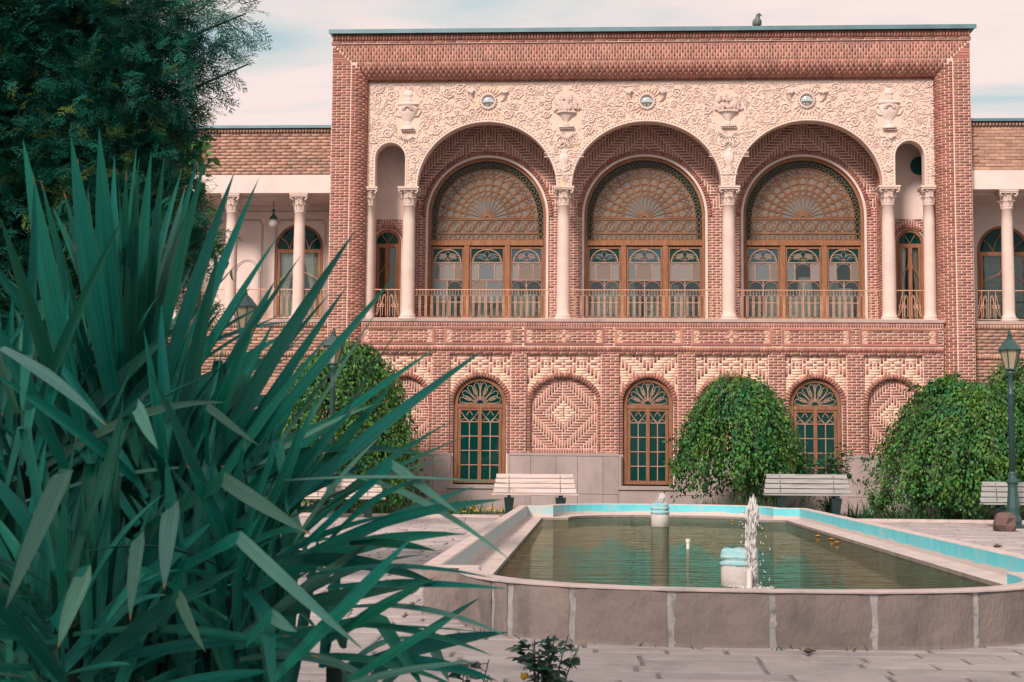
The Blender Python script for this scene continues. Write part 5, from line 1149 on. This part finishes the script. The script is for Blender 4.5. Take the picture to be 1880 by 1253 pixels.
def weeping_tree(base, H_, RX, RY, bot, label, seed, ns, skew=0., lean=0., leaf=.088, nc=52):
    rg = np.random.RandomState(seed); t = thing('weeping_tree', base, label, 'tree', 'weeping trees along the facade'); bx, by, bz = base
    tr = MB(); tr.tube([(bx, by, bz-.05), (bx+.03, by, bz+H_*.3), (bx+lean*.4, by, bz+H_*.62), (bx+lean*.5, by, bz+H_*.8)], [.10,.085,.07,.04], 9)
    P = []; D = []; St = []; K = []
    clumps = [(2*PI*(_+rg.rand())/nc*3 % (2*PI), .25+.88*rg.rand()**.6, rg.uniform(.76, 1.13), rg.uniform(.5, 1.9)) for _ in range(nc)]
    for s_ in range(ns):
        a, r1, hk, ek = clumps[rg.randint(nc)]; a += rg.normal(0, .17); r1 *= rg.uniform(.86, 1.06); ca, sa = math.cos(a), math.sin(a)
        r0 = r1*rg.uniform(.1,.5); zt = H_*hk*(.98-.30*r0**2)*rg.uniform(.96, 1.03); zend = bot*ek*rg.uniform(.7, 1.3) if rg.rand() < .75 else H_*rg.uniform(.3,.6)
        pts = []
        for k in range(15):
            u = k/14; rr = r0+(r1-r0)*min(1, u*1.9)**.75; top = H_*hk*(1.0-.50*rr**2.2)+skew*ca*rr
            z = zt+(top-zt)*min(1, u*3) if u < .33 else top+(zend-top)*((u-.33)/.67)**1.1
            if z > top: z = top
            pts.append(np.array((bx+lean*(1-u)*.6+RX*rr*ca+.06*math.sin(5*u+s_), by+RY*rr*sa+.06*math.cos(4*u+s_), bz+z)))
        St.append(pts)
        for k in range(14):
            seg = pts[k+1]-pts[k]; ln = np.linalg.norm(seg); nl = max(1, int(ln/.036))
            for q in range(nl):
                p = pts[k]+seg*((q+rg.rand())/nl)+rg.normal(0, .055, 3); out_ = np.array((ca, sa, 0))*.6+rg.normal(0, .55, 3)
                P.append(p); D.append(np.array((0,0,-1.0))+out_*.75+seg/(ln+1e-6)*.3)
    for _ in range(30):      # stray shoots that break the outline
        a, r1, hk, ek = clumps[rg.randint(nc)]; b0 = np.array((bx+RX*r1*.9*math.cos(a), by+RY*r1*.9*math.sin(a), bz+H_*hk*(1-.45*r1**2.2))); dr = np.array((math.cos(a)*.6+rg.normal(0,.2), math.sin(a)*.6, .55)); pts = [b0+dr*u*.42+np.array((0,0,-.3*u*u)) for u in (0,.33,.66,1)]; tr.tube([tuple(v) for v in pts], [.008,.006,.005,.003], 4)
        for q in range(16): u = rg.rand()*2.99; k = int(u); P.append(pts[k]+(pts[k+1]-pts[k])*(u-k)+rg.normal(0,.03,3)); D.append(np.array((dr[0], dr[1], -.6))+rg.normal(0,.5,3))
    P = np.array(P); D = np.array(D); n = len(P); Nn = rg.normal(0, .5, (n, 3)); Nn += (P-np.array((bx, by, bz+H_*.45)))*np.array((1,1,.3))/RX*1.0+np.array((0,0,.5))
    scatter('crown', LEAF_V, LEAF_F, P, D, Nn, rg.uniform(.55, 1.2, n)*leaf, 'leaf', t)
    for s_ in range(0, ns, 6): tr.tube([tuple(q) for q in [np.array((bx+lean*.5, by, bz+H_*.78))]+St[s_][:9:2]], [.022]+[.012,.010,.008,.006,.005][:len(St[s_][:9:2])], 4)
    tr.build('trunk', 'bark', t, True); return t
p = U(1360, 925, 32.6); weeping_tree((p.x, 32.6, 0), 2.95, 1.48, 1.2, .66, 'round weeping tree in leaf in the middle, left of the grey bench', 5, 430, lean=-.1)
p = U(1770, 925, 32.3); weeping_tree((p.x, 32.3, 0), 2.95, 2.15, 1.5, .30, 'broad weeping tree covering the right end of the ground floor', 9, 520, skew=.1, lean=.4)
p = U(1895, 925, 33.2); weeping_tree((p.x, 33.2, 0), 3.35, 1.6, 1.3, .5, 'taller weeping tree cut off by the right edge, behind the lamp post', 12, 300)
p = U(622, 940, 32.2); weeping_tree((p.x, 32.2, 0), 3.55, 1.85, 1.5, .25, 'tall weeping tree behind the spiky plant, left of the arched windows', 15, 430, lean=.1)
# rose bush by the right window
def bush(name, base, n, spread, H_, label, cat, m='leaf', leaf=.09, seed=1, stem_m='bark', grp=None, per=14):
    rg = np.random.RandomState(seed); t = thing(name, base, label, cat, grp); st = MB(); P = []; D = []
    for k in range(n):
        a = rg.uniform(0, 2*PI); r_ = spread*rg.uniform(.3, 1); top = np.array((base[0]+r_*math.cos(a), base[1]+r_*math.sin(a)*.7, base[2]+H_*rg.uniform(.65, 1.05))); mid = (np.array(base)*.55+top*.45)+np.array((0,0,H_*.18)); b = np.array(base, float)
        q = [b*(1-u)**2+mid*2*u*(1-u)+top*u*u for u in [i/7 for i in range(8)]]; st.tube([tuple(v) for v in q], [.012*H_**.5*(1-.75*i/7) for i in range(8)], 5)
        for i in range(per):
            u = rg.uniform(.3, 1)**.8; k2 = min(6, int(u*7)); v = q[k2]+(q[k2+1]-q[k2])*(u*7-k2); dd = rg.normal(0, 1, 3); dd[2] = abs(dd[2])*.3-.15; P.append(v+dd*.02*H_); D.append(dd)
    n2 = len(P); Nn = rg.normal(0, .35, (n2, 3))+np.array((0,-.2,1)); scatter('foliage', LEAF_V*np.array((.95,1,1)), LEAF_F, P, D, Nn, rg.uniform(.6, 1.2, n2)*leaf, m, t); st.build('stem', stem_m, t, True); return t
p = U(1530, 930, 31.9); bush('rose_bush', (p.x, 31.9, 0), 26, .72, 1.62, 'loose dark green bush standing before the right arched window', 'bush', 'grass', .12, 4, per=22)
p = U(1612, 930, 32.0); bush('flowering_shrub', (p.x, 32.0, 0), 22, .33, .62, 'small yellowish shrub left of the broad right tree', 'bush', 'conifer_tip', .06, 6, per=30)
p = U(772, 930, 32.0); bush('small_shrub', (p.x, 32.0, 0), 16, .28, .85, 'small grey green shrub right of the tall left tree', 'bush', 'grass', .07, 8, per=20)
p = U(1522, 930, 31.2); bush('small_shrub', (p.x, 31.2, 0), 16, .28, .45, 'low shrub at the right end of the grey bench', 'bush', 'grass', .07, 18, per=20)
# grass and low plants in the bed
rg = np.random.RandomState(31); P = []; D = []; Sc = []
def tuft(x, y, n, r, h):
    for _ in range(n): P.append((x+rg.normal(0, r), y+rg.normal(0, r*.6), -.01)); D.append((rg.normal(0,.35), rg.normal(0,.35), 1)); Sc.append(h*rg.uniform(.5, 1.15))
for _ in range(420):
    x = rg.choice([rg.uniform(-9, .2), rg.uniform(4.6, 12), rg.uniform(-9, 12)]); tuft(x, rg.uniform(31.1, 33.9), 14, .12, rg.uniform(.10,.26))
for px in (660, 700, 740, 800, 820, 860, 1300, 1330, 1365, 1390, 1450, 1500, 1570, 1600, 1640, 1700, 1760, 1800): tuft(U(px, 930, 31.4).x, 31.4+rg.uniform(-.2,.9), 40, .16, .5)
GV = np.array([(-.022,0,0),(.022,0,0),(-.018,.5,.03),(.018,.5,.03),(0,1,.16)]); GF = np.array([(0,1,3),(0,3,2),(2,3,4)])
o = scatter('grass', GV*np.array((1.4,1,1)), GF, P, D, rg.normal(0, 1, (len(P), 3)), Sc, 'grass', None, 'stuff'); tag(o, 'dark grass and low leaves growing in the bed below the facade', 'grass')
m = MB(); rq = random.Random(2)
for _ in range(70):
    x = rq.choice((U(rq.uniform(850, 910), 940, 31.3).x, U(rq.uniform(1075, 1100), 925, 31.6).x, rq.uniform(-3, -.5))); m.sphere((x, 31.2+rq.uniform(0,.5), rq.uniform(.10,.22)), .022, 6, 4)
o = m.build('bed_flowers', 'yellow'); tag(o, 'tiny yellow flowers in the bed beside the cream bench', 'flowers', kind='stuff')
P = []; D = []; Sc = []
for k in range(420):
    d = rg.uniform(0, DO[30]); a = at(OUT, DO, d); b = at(OUT, DO, d+.02); nx, ny = (b[1]-a[1])/.02, -(b[0]-a[0])/.02
    if rg.rand() < .7 and math.sin(d*5.3)+math.sin(d*2.1) < .2: continue
    P.append((a[0]+nx*rg.uniform(.02,.07), a[1]+ny*rg.uniform(.02,.07), -.005)); D.append((rg.normal(0,.6), rg.normal(0,.6), 1)); Sc.append(rg.uniform(.015,.05))
o = scatter('wall_foot_weeds', GV*np.array((6,1,1)), GF, P, D, rg.normal(0, 1, (len(P), 3)), Sc, 'grass', None, 'stuff'); tag(o, 'tiny weeds and moss along the foot of the pool wall', 'weeds')
# weed at the foot of the pool wall
p = G(1432, 1186); bush('weed_tuft', (p.x, p.y-.02, 0), 14, .07, .05, 'dark weed tuft growing at the foot of the pool wall', 'weed', 'grass', .03, 11, per=10)

# ------------------------------------------------------------------ conifer, upper left
def spray_template(seed):
    r_ = random.Random(seed); V = []; F = []
    def tri(a, b, c): n = len(V); V.extend([a, b, c]); F.append((n, n+1, n+2))
    def twig(x, y_, ang, l, wv, z=0):
        dx, dy = math.sin(ang), math.cos(ang); tri((x-dy*wv, y_+dx*wv, z), (x+dy*wv, y_-dx*wv, z), (x+dx*l, y_+dy*l, z+r_.uniform(-.03,.03)))
    twig(0, 0, 0, 1, .012)
    for k in range(11):
        u = .12+.8*k/11; s_ = (-1)**k; l = .46*(1-u*.72)*r_.uniform(.8, 1.15); a = s_*r_.uniform(.55,.8); z = r_.uniform(-.05,.05); twig(0, u, a, l, .013, z)
        for q in range(4):
            v = .22+.72*q/4; x, y_ = math.sin(a)*l*v, u+math.cos(a)*l*v; s2 = (-1)**q; twig(x, y_, a+s2*.6, l*.42*(1-v*.45), .017, z)
    twig(0, .9, .35, .12, .014); twig(0, .9, -.35, .12, .014)
    return np.array(V), np.array(F)
YT = 12.5
def conifer():
    rg = np.random.RandomState(5); b = U(90, 900, YT); t = thing('conifer_tree', (b.x, YT, 0), 'tall dark feathery conifer filling the upper left corner', 'tree')
    k = YT/FPX
    lobes = [(40,40,190,170,1),(190,40,150,110,1),(300,30,110,75,.8),(395,15,42,55,.8),(365,100,70,36,.75),(280,140,110,80,.9),(225,190,120,90,1),(50,230,130,170,1),(190,280,120,120,1),(300,290,42,45,1),(335,375,34,50,1),(320,430,40,45,1),(60,430,140,180,1),(240,420,110,120,.9),(320,450,40,60,.7),(90,620,170,160,.9),(300,560,60,90,.7),(-60,300,120,400,1)]
    P = []; D = []; T = []
    for (px, py, rx, ry, den) in lobes:
        c = U(px, py, YT); n = int(den*rx*ry*PI/430*7.0*(1.6 if px < 260 else .65))
        for _ in range(n):
            v = rg.normal(0, 1, 3); v /= np.linalg.norm(v); q = rg.rand()**.42; p = np.array((c.x+v[0]*q*rx*k, c.y+v[1]*q*.9, c.z+v[2]*q*ry*k))
            d = v*np.array((1,.8,.8))+np.array((.25 if px > 250 else 0, -.2, -.28))+rg.normal(0,.3,3); P.append(p); D.append(d); T.append(rg.rand() < (.05 if py < 220 else .10))
    P = np.array(P); D = np.array(D); T = np.array(T); tv = [spray_template(1), spray_template(2)]; n = len(P); Nn = rg.normal(0, .6, (n, 3))+np.array((0,-.4,.8)); sc = rg.uniform(.18,.36, n)
    half = np.arange(n) % 2 == 0
    for sel, (TV, TF), m in ((half & ~T, tv[0], 'conifer'), (~half & ~T, tv[1], 'conifer'), (T, tv[1], 'conifer_tip')):
        scatter('crown', TV, TF, P[sel], D[sel], Nn[sel], sc[sel], m, t)
    tr = MB(); tr.tube([(b.x, YT+.3, -.05), (b.x+.03, YT+.3, 2), (b.x+.1, YT+.25, 4.2), (b.x+.1, YT+.2, 6.2)], [.22,.19,.14,.07], 10)
    rl = random.Random(3)
    for (px, py) in [(470,112),(465,20),(390,180),(350,250),(400,420),(300,90),(250,60),(180,300),(60,120),(20,300),(120,480),(280,500),(-40,200),(150,0)]:
        e = U(px, py, YT+rl.uniform(-.4,.4)); z0 = min(6.0, max(1.2, e.z+rl.uniform(-.9,.1))); s0 = Vector((b.x+.06, YT+.25, z0)); md = (s0+e)/2+Vector((0,0,-.12)); tr.tube([s0, md, e*.92+md*.08], [.035,.02,.006], 6)
    tr.build('trunk', 'yucca_dead', t, True)
conifer()
# broad-leaved tree glimpsed between conifer and porch
b = U(345, 900, 22.); t = thing('fig_tree', (b.x, 22, 0), 'broad leaved tree glimpsed between the conifer and the left porch', 'tree'); rg = np.random.RandomState(9); P = []
for (px, py, rx, ry, n) in [(345,275,48,28,150),(365,460,42,30,140),(310,330,60,60,140),(330,400,40,50,100)]:
    c = U(px, py, 22.); k = 22/FPX
    for _ in range(n): v = rg.normal(0,.5,3); P.append((c.x+v[0]*rx*k, 22+v[1]*.5, c.z+v[2]*ry*k))
n = len(P); scatter('crown', LEAF_V*np.array((1.3,1,1)), LEAF_F, P, rg.normal(0,.6,(n,3))+np.array((0,-.2,-.4)), rg.normal(0,.5,(n,3))+np.array((0,-.4,1)), rg.uniform(.14,.22,n), 'leaf', t)
tr = MB(); c1, c2 = U(340, 275, 22.), U(365, 460, 22.); tr.tube([(b.x, 22, 0), (b.x+.05, 22.05, 2.5), tuple(c2*.6+Vector((b.x, 22, c2.z))*.4), tuple(c1)], [.12,.1,.06,.02], 7); tr.tube([(b.x+.05, 22.05, 3), tuple(c2)], [.05,.015], 6); tr.build('trunk', 'bark', t, True)

# ------------------------------------------------------------------ the spiky yucca in front
yb = G(330, 1500, 0); yucca = thing('yucca_plant', (-1.0, 3.6, 0), 'large spiky yucca with long dark leaves filling the left foreground', 'plant')
ry_ = random.Random(17); NLEAF = [0]
def blade(pts, width, roll=0., m='yucca', fold=.34, face=None, into=None):
    """pts: centre line (list of Vectors); the blade is a shallow V in section and tapers to a point"""
    n = len(pts); mb = MB() if into is None else into[0]; b0 = len(mb.v); uv = [] if into is None else into[1]
    for i, p in enumerate(pts):
        u = i/(n-1); t = (pts[min(i+1, n-1)]-pts[max(i-1, 0)]).normalized(); ref = Vector(face) if face else Vector((0, -.75, .65)); sd = t.cross(ref)
        if sd.length < .05: sd = t.cross(Vector((1,0,0)))
        sd.normalize(); nn = sd.cross(t).normalized(); c, s_ = math.cos(roll), math.sin(roll); s2 = sd*c+nn*s_; n2 = nn*c-sd*s_
        w_ = width*.5*(min(1, .55+1.1*u) if u < .42 else 1)*(1-max(0, (u-.42)/.58)**1.7)+.0004
        for e, du, k in ((-1, 0, fold), (-.55, .22, fold*.38), (0, .5, -.10), (.55, .78, fold*.38), (1, 1, fold)): mb.v.append(tuple(p+s2*(w_*e)+n2*(w_*k))); uv.append((du, u))
    for i in range(n-1):
        for e in range(4): mb.face((b0+i*5+e, b0+i*5+e+1, b0+i*5+e+6, b0+i*5+e+5))
    if into is not None: return
    NLEAF[0] += 1
    return mb.build('leaf', m, yucca, True, uv)
def bez(a, c, b, n=13): return [a*(1-u)**2+c*2*u*(1-u)+b*u*u for u in [i/(n-1) for i in range(n)]]
def sig(bx, by, Yb, tx, ty, Yt, wpx, bow=.06, roll=0., pale=False, dry=None):
    a, b = U(bx, by, Yb), U(tx, ty, Yt); ln = (b-a).length; blade(bez(a, (a+b)/2+Vector((0, -.02, bow*ln)), b, 15), wpx*Yt/FPX*.95, roll, 'yucca_pale' if pale else 'yucca')
def knee(bx, by, Yb, kx, ky, Yk, tx, ty, Yt, wpx):
    a, k, b = U(bx, by, Yb), U(kx, ky, Yk), U(tx, ty, Yt); p = [a+(k-a)*u for u in (0,.35,.7,.93)]+[k]+[k+(b-k)*u+Vector((0,-.01*math.sin(u*PI),0)) for u in (.08,.3,.55,.8,1)]
    n = len(p); w_ = wpx*Yt/FPX*.70; uv = []; parts = (MB(), MB())
    rows = []
    for i, q in enumerate(p):
        t = (p[min(i+1, n-1)]-p[max(i-1, 0)]).normalized(); sd = t.cross(Vector((0,-1,.15))).normalized(); s_ = w_*.5*(.8 if i < 3 else (1 if i < 7 else (.8 if i == 7 else (.45 if i == 8 else .02))))
        rows.append([tuple(q-sd*s_+Vector((0,-.12*w_,0))), tuple(q), tuple(q+sd*s_+Vector((0,-.12*w_,0)))])
    def make(r0, r1, m, parent):
        mb = MB(); uv = []
        for i in range(r0, r1+1): mb.v += rows[i]; uv += [(0, i/(n-1)), (.5, i/(n-1)), (1, i/(n-1))]
        for i in range(r1-r0):
            for e in (0, 1): mb.face((i*3+e, i*3+e+1, i*3+e+4, i*3+e+3))
        return mb.build('leaf' if parent == yucca else 'hanging_end', m, parent, True, uv)
    NLEAF[0] += 1; o = make(0, 4, 'yucca', yucca); make(4, n-1, 'yucca_pale', o)
# leaves that stand out against the building and paving
for a in [(470,985,3.4,895,638,3.0,48,.02),(560,890,3.4,742,590,3.2,16,.03,.9),(330,960,3.6,652,424,3.4,46,.02),(400,900,3.6,725,508,3.3,40,-.02),(360,960,3.6,640,522,3.4,34,.02),
          (330,900,3.7,605,540,3.5,26,.02),(300,860,3.8,552,470,3.6,24,.0),(280,820,3.8,512,432,3.6,28,.02),(280,840,3.8,475,328,3.7,30,.03),(270,820,3.9,432,312,3.8,34,.02),(330,1000,3.5,610,610,3.3,30,.04),
          (260,800,3.9,380,278,3.8,28,.0),(255,780,4.0,362,292,3.9,26,.0),(250,800,4.0,302,288,3.9,30,.0),(240,780,4.0,278,278,3.9,34,.0),(235,780,3.9,254,306,3.8,30,.0),(230,800,4.0,232,312,3.8,36,.0),
          (225,780,3.9,182,236,3.7,50,.0),(215,780,3.8,130,248,3.6,48,.0),(150,800,3.7,42,256,3.6,44,.0),(200,820,3.8,75,330,3.7,24,.02),(140,820,3.6,0,398,3.4,30,.04),(120,860,3.5,-30,560,3.3,34,.06),
          (560,1020,3.3,928,917,2.9,52,.05,.2),(520,884,3.2,938,889,2.9,20,.03,.5,True),(610,868,3.3,938,1030,2.9,26,.10,.4,True),(430,870,3.5,792,838,3.1,36,.10,.2),(420,900,3.5,690,742,3.2,40,.05,.3,True),
          (600,1000,3.3,770,880,3.0,34,.08),(560,1060,3.2,905,1062,2.9,24,.08,.4),(600,1080,3.2,935,1082,2.9,26,.03,.2),(620,1120,3.2,945,1175,2.9,20,.12,.3,True),(600,1150,3.2,905,1205,3.0,22,.10,.3),(640,1000,3.2,802,1012,3.0,26,.04),
          (640,1090,3.2,808,1070,3.0,24,.05),(600,1180,3.1,800,1060,3.0,30,.02),(560,1200,3.1,760,985,3.0,30,.02),(640,1253,3.0,840,1130,2.9,26,.02),(500,1253,3.0,720,1040,2.9,36,.02),(560,1290,3.0,880,1215,2.9,22,.08,.2,True),
          (520,960,3.4,830,842,3.1,22,.06,.3,True),(500,840,3.5,640,645,3.4,22,.03,.4,True),(0,640,3.0,195,782,2.7,34,.05,.3,True),(480,1010,3.4,735,690,3.2,34,.02),(420,930,3.5,800,640,3.3,30,.02),
          (500,900,3.4,700,560,3.3,18,.02,.5,True),(560,960,3.3,860,800,3.0,22,.04,.3),(540,1000,3.3,700,800,3.1,26,.06,.2,True),(350,840,3.7,590,580,3.5,16,.02,.6,True)]: sig(*a)
for a in [(330,1040,3.4,316,930,3.0,303,1082,2.9,50),(260,980,3.4,410,880,3.1,572,982,2.8,44),(300,1060,3.3,438,986,3.0,666,1192,2.7,40),(230,1080,3.3,256,984,3.0,240,1140,2.9,38),(280,1180,3.2,328,1092,2.9,378,1198,2.8,30),
          (200,860,3.5,252,744,3.2,291,826,3.1,36),(120,960,3.2,118,868,2.9,12,1120,2.7,58),(100,1150,3.1,158,1050,2.9,108,1190,2.8,50),(380,860,3.5,380,745,3.2,478,820,3.1,22),(560,1000,3.3,720,852,3.1,850,948,2.9,26),(450,1180,3.1,500,1130,2.9,545,1160,2.8,34)]: knee(*a)
# the dense heads
heads = [((230,800),4.05,64,(35,88),None,(.50,.74)), ((310,970),3.65,50,(15,85),.6,(.40,.62)), ((30,880),3.6,36,(15,85),None,(.5,.75)), ((420,1130),3.35,32,(0,65),-.3,(.4,.66)), ((120,1190),3.2,36,(0,75),None,(.4,.62)), ((610,1260),3.5,12,(5,60),.1,(.3,.5))]
for (hp_, Yh, n, (e0, e1), bias, (l0, l1)) in heads:
    h = U(*hp_, Yh)
    for k in range(n):
        az = ry_.uniform(0, 2*PI) if bias is None else ry_.gauss(bias, 1.1); el = R(ry_.uniform(e0, e1)); l = ry_.uniform(l0, l1); d = Vector((math.cos(az)*math.cos(el), math.sin(az)*math.cos(el)*.9, math.sin(el))); sag = Vector((0,0,-ry_.uniform(.02,.22)*math.cos(el)*l*1.5))
        a = h+d*.06+Vector((ry_.uniform(-.05,.05), ry_.uniform(-.05,.05), ry_.uniform(-.12,.12))); b = a+d*l+sag
        if b.y < 2.2: b.y = 2.2+ry_.random()*.3
        if ry_.random() < .16:      # broken leaf: straight, then hanging from a sharp bend
            kn = a+(b-a)*ry_.uniform(.5,.75); e_ = kn+Vector(((b-a).x*.22, (b-a).y*.22-.03, -l*ry_.uniform(.18,.34))); blade([a+(kn-a)*u for u in (0,.3,.6,.85,.97)]+[kn+(e_-kn)*u for u in (.05,.25,.5,.75,.9,1)], ry_.uniform(.022,.038), ry_.uniform(-.5,.5), 'yucca_pale' if ry_.random() < .4 else 'yucca'); continue
        blade(bez(a, (a+b)/2-sag*.55+Vector((ry_.uniform(-.07,.07)*l, ry_.uniform(-.05,.05)*l, 0)), b), ry_.uniform(.024,.042), ry_.uniform(-.8,.8), 'yucca_pale' if ry_.random() < .10 else 'yucca')
for (hp_, Yh, *_r) in heads:
    h = U(*hp_, Yh); MB().tube([(h.x-.05, Yh+.30, -.05), (h.x-.02, Yh+.22, h.z*.5), (h.x, Yh+.02, h.z+.05)], [.035,.03,.02], 8).build('stem', 'yucca_dead', yucca, True)
# the mass of leaves behind the ones that can be told apart
mass = (MB(), [])
for (hp_, Yh, n, (e0, e1), bias, (l0, l1)) in heads[:5]:
    for k in range(110):
        h = U(hp_[0]+ry_.uniform(-120, 110), hp_[1]+ry_.uniform(-30, 260), Yh+ry_.uniform(.0,.45)); az = ry_.uniform(0, 2*PI); el = R(ry_.uniform(10, 88)); l = ry_.uniform(l0, l1)*.9; d = Vector((math.cos(az)*math.cos(el), abs(math.sin(az))*math.cos(el)*.7, math.sin(el)))
        if h.x+d.x*l > U(560, 900, Yh).x: d.x = -abs(d.x)
        b = h+d*l+Vector((0,0,-.12*math.cos(el)*l)); blade(bez(h, (h+b)/2+Vector((0,0,.05*l)), b, 9), ry_.uniform(.03,.05), ry_.uniform(-.8,.8), into=mass)
mass[0].build('leaf_mass', 'yucca', yucca, True, mass[1])['kind'] = 'stuff'
# dark undergrowth below the leaves
p = U(250, 1180, 4.6); bush('undergrowth_shrub', (p.x-.25, 4.9, 0), 80, .75, .95, 'dark low shrub under and behind the yucca leaves', 'bush', 'conifer', .10, 44, per=26)
p = U(30, 1100, 5.2); bush('undergrowth_shrub', (p.x-.2, 5.6, 0), 80, 1.0, 1.5, 'dark tall shrub behind the yucca at the left edge', 'bush', 'conifer', .10, 45, per=26)
# ------------------------------------------------------------------ foreground roses
def rose(base, H_, spread, n, label, seed, tilt):
    rg = np.random.RandomState(seed); t = thing('rose_plant', base, label, 'rose', 'roses in the foreground'); P = []; D = []; st = MB(); b = np.array(base, float)
    for k in range(n):
        a = rg.uniform(0, 2*PI); top = b+np.array((spread*rg.uniform(-.8, 1)+tilt*(k % 2), spread*rg.uniform(-.5,.5), H_*rg.uniform(.72, 1.02))); mid = b*.6+top*.4+np.array((0,0,H_*.2)); q = [b*(1-u)**2+mid*2*u*(1-u)+top*u*u for u in [i/8 for i in range(9)]]; st.tube([tuple(v) for v in q], [.005*(1-.6*i/8) for i in range(9)], 5)
        for i in range(7):
            u = .55+.45*(i+.5)/7; k2 = min(7, int(u*8)); v = q[k2]+(q[k2+1]-q[k2])*(u*8-k2); dd = rg.normal(0, 1, 3); dd[2] *= .5; dd /= np.linalg.norm(dd); tip = v+dd*.07; st.tube([tuple(v), tuple(tip)], [.002,.0015], 4)
            for s_ in range(5): f = (.35,.35,.7,.7,1)[s_]; sd = np.cross(dd, (0,0,1)); sd /= np.linalg.norm(sd)+1e-6; P.append(v+dd*.07*f); D.append(dd+(0 if s_ == 4 else (1 if s_ % 2 else -1)*1.1)*sd+np.array((0,0,-.15)))
    n2 = len(P); scatter('foliage', LEAF_V*np.array((1.0,1,1)), LEAF_F, P, D, rg.normal(0,.3,(n2,3))+np.array((0,-.3,1)), rg.uniform(.035,.056,n2), 'rose_leaf', t); st.build('stem', 'rose_leaf', t)
    return t, b
Yr = 5.4; p = U(985, 1400, Yr); rose((p.x, Yr, 0), U(985, 1165, Yr).z, .12, 7, 'dark leaved rose plant on the paving edge below the pool wall', 3, .05)
p = U(850, 1400, 5.0); rose((p.x, 5.0, 0), U(850, 1215, 5.).z, .12, 7, 'lower rose plant beside the yucca tips at the bottom edge', 6, -.03)
for px, py, lb in ((962, 1243, 'small yellow rosebud among the dark rose leaves'),):
    q = U(px, py, Yr-.08); m = MB()
    for k in range(8): a = k*2*PI/5; m.octa((q.x+.007*math.cos(a), q.y+.007*math.sin(a), q.z), (math.cos(a)*.4, math.sin(a)*.4, 1), (math.cos(a), math.sin(a), -.2), .02, .012, .008)
    m.tube([(q.x, q.y, q.z-.01), (q.x+.02, q.y+.05, q.z-.25)], .002, 4); tag(m.build('rosebud', 'yellow'), lb, 'flower')
# ------------------------------------------------------------------ bird on the roof
M['bird'] = mat('bird_plumage', (.05,.10,.10), (.16,.18,.18), .7, 14)
q = U(1390, 54, YF-.05); bz = ZROOF+.05; bd_ = MB(); s_ = .011*1.35
bd_.v = []; prof = [(0.2,0,0),(5,.5,-1),(7.5,4,-.5),(8,8,0),(6.5,12,.4),(4,15,.7),(3.6,17,1.2),(4.2,19.5,2),(3.4,22,3),(1.2,23.3,3.4),(.1,23.5,3.5)]
nb_ = 12
for (r_, z, ox) in prof:
    for k in range(nb_): a = 2*PI*k/nb_; bd_.v.append((q.x+(ox+r_*math.cos(a))*s_, YF-.05+r_*.9*math.sin(a)*s_, bz+.05+z*s_))
for i in range(len(prof)-1):
    for k in range(nb_): bd_.face((i*nb_+k, i*nb_+(k+1) % nb_, (i+1)*nb_+(k+1) % nb_, (i+1)*nb_+k))
bd_.tube([(q.x+6*s_, YF-.05, bz+.05+19.5*s_), (q.x+10*s_, YF-.06, bz+.05+18*s_)], [.014,.002], 5)
bd_.tube([(q.x-3*s_, YF, bz+.05+5*s_), (q.x-6*s_, YF+.02, bz+.05-2*s_)], [.04,.015], 6, flat=.4)
for e in (-1, 1): bd_.tube([(q.x+e*.03, YF-.05, bz+.08), (q.x+e*.03, YF-.05, bz-.002)], .008, 5); bd_.octa((q.x+e*.095, YF-.05, bz+.05+8*s_), (.1*e, 0, -1), (e, 0, 0), .12, .06, .02)
tag(bd_.build('bird', 'bird', None, True), 'dark bird perched on the edge of the roof', 'bird')

# ------------------------------------------------------------------ unseen tree added behind the camera to shade the foreground
def shade_tree(base, c, rad, label, seed, n):
    rg = np.random.RandomState(seed); t = thing('added_shade_tree', base, label, 'tree'); v = rg.normal(0, 1, (n, 3)); v /= np.linalg.norm(v, axis=1, keepdims=True); q = rg.rand(n, 1)**.5; P = np.array(c)+v*q*np.array(rad)
    scatter('crown', LEAF_V, LEAF_F, P, v+rg.normal(0,.6,(n,3))+np.array((0,0,-.5)), rg.normal(0,.5,(n,3))+np.array((0,0,1)), rg.uniform(.28,.5,n), 'leaf', t)
    tr = MB(); b = Vector(base); cc = Vector(c); tr.tube([b+Vector((0,0,-.05)), b+Vector((.05,.1,2)), b*.3+cc*.7, cc], [.28,.22,.14,.06], 10)
    for k in range(7): e = cc+Vector(rg.normal(0,.45,3))*rad[0]; s0 = b*.5+cc*.5+Vector((0,0,.3*k-.6)); tr.tube([s0, (s0+e)/2+Vector((0,0,.2)), e], [.09,.05,.02], 6)
    tr.build('trunk', 'bark', t, True)
shade_tree((-5.2, -4.2, 0), (-3.8, -2.8, 7.6), (4.6, 4.9, 1.6), 'spreading tree behind the viewpoint that shades the yucca and the front paving', 71, 1300)
